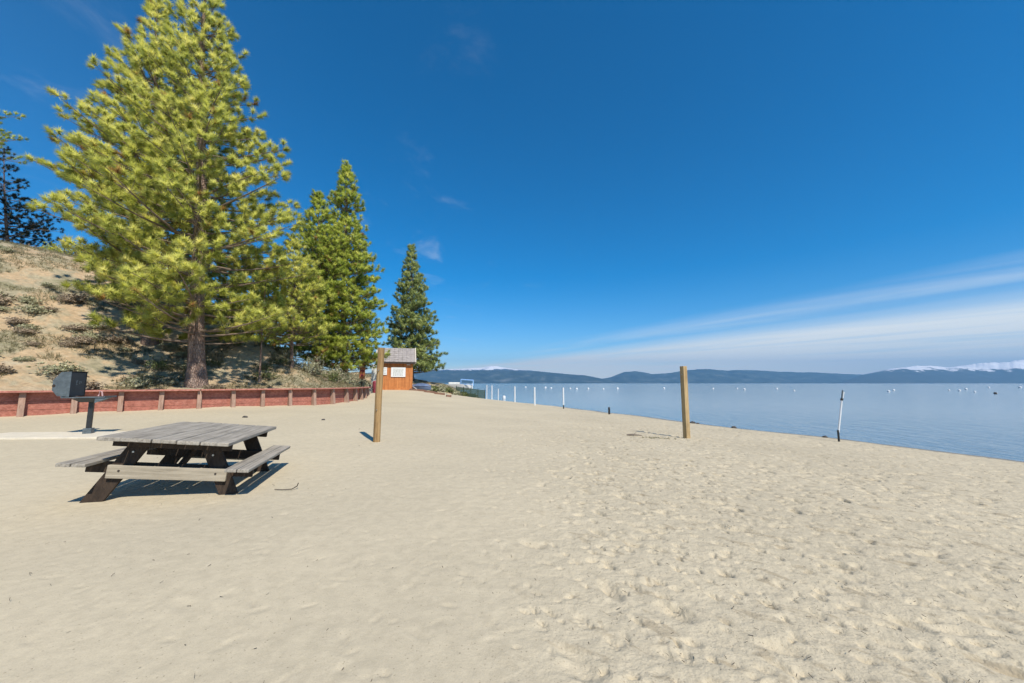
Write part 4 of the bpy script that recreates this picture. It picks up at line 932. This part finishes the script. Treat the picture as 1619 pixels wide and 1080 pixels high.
fr = MB(); fr.prism([(fx0, -.6, fz1 + .15), (fx1, -.6, fz1 + .05), (fx1, .6, fz1 + .05), (fx0, .6, fz1 + .15)], (0, 0, .03)); fr.build('awning', M['blue_frame'], B)
for sx in (-1.0, .6): MB().box((sx, 0, -.32), (.15, 1.2, .8)).build('cradle', M['grey_wood'], B)
# green windscreen fence ending at the water
a_ = (gx(722, 41.5), 41.5); b_ = (gx(767, 43.5), 43.5)
Fz = empty('windscreen_fence', (a_[0], a_[1], ground(*a_))); tag(Fz, 'dark green mesh fence on posts where the bank meets the water', 'fence')
dx, dy = b_[0] - a_[0], b_[1] - a_[1]; za = ground(*a_); zbv = ground(*b_) - za; np_ = 5
for k in range(np_):
    f_ = k / (np_ - 1); MB().tube([(dx * f_, dy * f_, zbv * f_ - .3), (dx * f_, dy * f_, zbv * f_ + 1.05)], .035, 8).build('post', M['steel'], Fz)
mb = MB()
for k in range(np_ - 1):
    f0, f1 = k / (np_ - 1), (k + 1) / (np_ - 1)
    for r_i in range(11):
        h_ = .06 + r_i * .085; mb.bar((dx * f0, dy * f0 - .04, zbv * f0 + h_), (dx * f1, dy * f1 - .04, zbv * f1 + h_), .012, .05)
    for c_i in range(8):
        g_ = f0 + (f1 - f0) * (c_i + .5) / 8; mb.bar((dx * g_, dy * g_ - .055, zbv * g_ + .03), (dx * g_, dy * g_ - .055, zbv * g_ + .95), .05, .012)
mb.build('mesh_screen', M['mesh_green'], Fz)
# bushes on the bank
for i, (px, Yd, r_, h_, mt) in enumerate([(684, 38.5, .8, .55, 'shrub_green'), (697, 39.6, .9, .55, 'sage'), (708, 40.2, .7, .45, 'shrub_green'), (720, 40.6, .8, .42, 'sage'), (733, 42.0, .7, .4, 'shrub_green'), (746, 43.2, .7, .35, 'shrub_green'), (678, 36.8, .6, .4, 'sage')]):
    x = gx(px, Yd); bush('bank_shrub', ['dark green shrub on the bank just right of the rightmost pine', 'pale grey shrub on the bank, upper middle', 'small dark green shrub on the middle of the bank', 'low pale shrub in front of the white boat', 'low dark shrub right below the blue awning frame', 'low dark shrub against the green windscreen', 'low pale shrub behind the blue-covered dinghy'][i], x, Yd, r_, h_, M[mt], 500 + i, 'shrubs on the lakeside bank', n=300, ln=.11, w=.05, zb=max(hz1(x, Yd), ground(x, Yd)))
# ---------------------------------------------------------------- wire fence on the hill crest
fp = [(78, 25.4, 388), (108, 25.2, 398), (130, 25.6, 404), (148, 26.0, 410)]
r0_ = (gx(fp[0][0], fp[0][1]), fp[0][1]); Fz = empty('wire_fence', (r0_[0], r0_[1], hz1(*r0_))); tag(Fz, 'thin dark wire fence along the top of the slope at left', 'fence')
tops = []
for px, Yd, py in fp:
    x = gx(px, Yd); zg = hz1(x, Yd); zt = zg + 1.05; tops.append(Vector((x, Yd, zt)) - Fz.location)
    MB().tube([(x - Fz.location.x, Yd - Fz.location.y, zg - .3 - Fz.location.z), tops[-1]], .03, 6).build('post', M['dark'], Fz)
for dz_ in (0, -.35, -.7):
    mb = MB()
    for a_, b_ in zip(tops, tops[1:]): mb.tube([a_ + Vector((0, 0, dz_)), (a_ + b_) / 2 + Vector((0, 0, dz_ - .03)), b_ + Vector((0, 0, dz_))], .022 if dz_ == 0 else .008, 5)
    mb.build('wire', M['dark'], Fz)
# ---------------------------------------------------------------- small things on the sand
def rock(name, label, px, py, Yd, r_, mat='stone', grp=None, seed=1, cat='stone', zofs=0):
    x = gx(px, Yd); zg = max(ground(x, Yd), WATER - .02)
    t_ = bmesh.new(); bmesh.ops.create_icosphere(t_, subdivisions=3, radius=1)
    for v_ in t_.verts: v_.co = Vector((v_.co.x * 1.3, v_.co.y * .9, v_.co.z * .7)) * r_ * (1 + .35 * mnoise.noise(v_.co * 1.4 + Vector((seed, 0, 0))))
    me = bpy.data.meshes.new(name); t_.to_mesh(me); t_.free(); me.materials.append(M[mat])
    o = bpy.data.objects.new(name, me); col.objects.link(o); o.location = (x, Yd, zg + r_ * .35 + zofs); tag(o, label, cat, grp); return o
rock('stone', 'small dark clod on the sand in front of the red wall, left one', 394, 652, 13.9, .07, seed=2)
rock('stone', 'small dark clod on the sand near the red wall, right one', 516, 655, 13.5, .055, seed=3)
rock('shore_stone', 'dark stone at the waterline just right of the square post', 1090, 668, 20.1, .11, seed=4)
rock('shore_stone', 'smaller of the two dark stones right of the square post', 1098, 669, 19.9, .07, seed=5)
rock('shore_stone', 'dark stone at the waterline between the square post and the leaning pole', 1154, 676, 18.2, .09, seed=6)
rock('shore_stone', 'dark stone at the waterline just left of the leaning pole', 1294, 693, 14.9, .07, seed=7)
Yd = 12.0; x = gx(1000, Yd)
o = MB(); o.tube([(-.25, .03, .03), (-.05, 0, .05), (.2, -.02, .03)], [.025, .03, .012], 8).tube([(-.05, 0, .05), (.05, .1, .1)], [.015, .006], 6)
o = o.build('driftwood', M['grey_wood'], loc=(x, Yd, ground(x, Yd)), rz=R(-10)); tag(o, 'short grey driftwood stick on the sand left of the square post', 'driftwood')
sr = np.random.RandomState(8); tp = np.c_[sr.normal(0, .32, 60), sr.normal(0, .09, 60), np.zeros(60)]
V, Fc, tv = needle_mesh(tp, np.tile([[0, 0, 1.]], (60, 1)), sr.rand(60), 9, .10, .012, sr, 1.2)
x = gx(1022, 11.6); o = npmesh('dry_weeds', V, Fc, M['grass'], attr={'tint': tv}, nor=LASTN, loc=(x, 11.6, ground(x, 11.6))); tag(o, 'small patch of dry weeds beside the driftwood stick', 'plant')
Yd = 5.25; x = gx(468, Yd); o = MB(); o.tube([(-.18, .0, .012), (-.06, -.03, .014), (.06, -.02, .02), (.10, .03, .045), (.10, .06, .08)], [.004, .005, .006, .007, .006], 7)
o = o.build('bent_twig', M['dark'], loc=(x, Yd, ground(x, Yd))); tag(o, 'thin dark bent twig on the sand right of the picnic table', 'twig')
# ---------------------------------------------------------------- haze over the lake
m = bpy.data.materials.new('haze'); m.use_nodes = True; t = m.node_tree; t.nodes.clear()
pv = N(t, 'ShaderNodeVolumePrincipled', i_Density=7.5e-5, i_Anisotropy=.1); pv.inputs['Color'].default_value = (.28, .61, 1, 1)
ou = N(t, 'ShaderNodeOutputMaterial'); L(t, pv.outputs[0], ou.inputs['Volume'])
hz_o = MB().box((1000, 6500, 455), (56000, 18000, 930)).build('haze', m); tag(hz_o, 'thin bluish air over the lake', 'haze', kind='stuff')
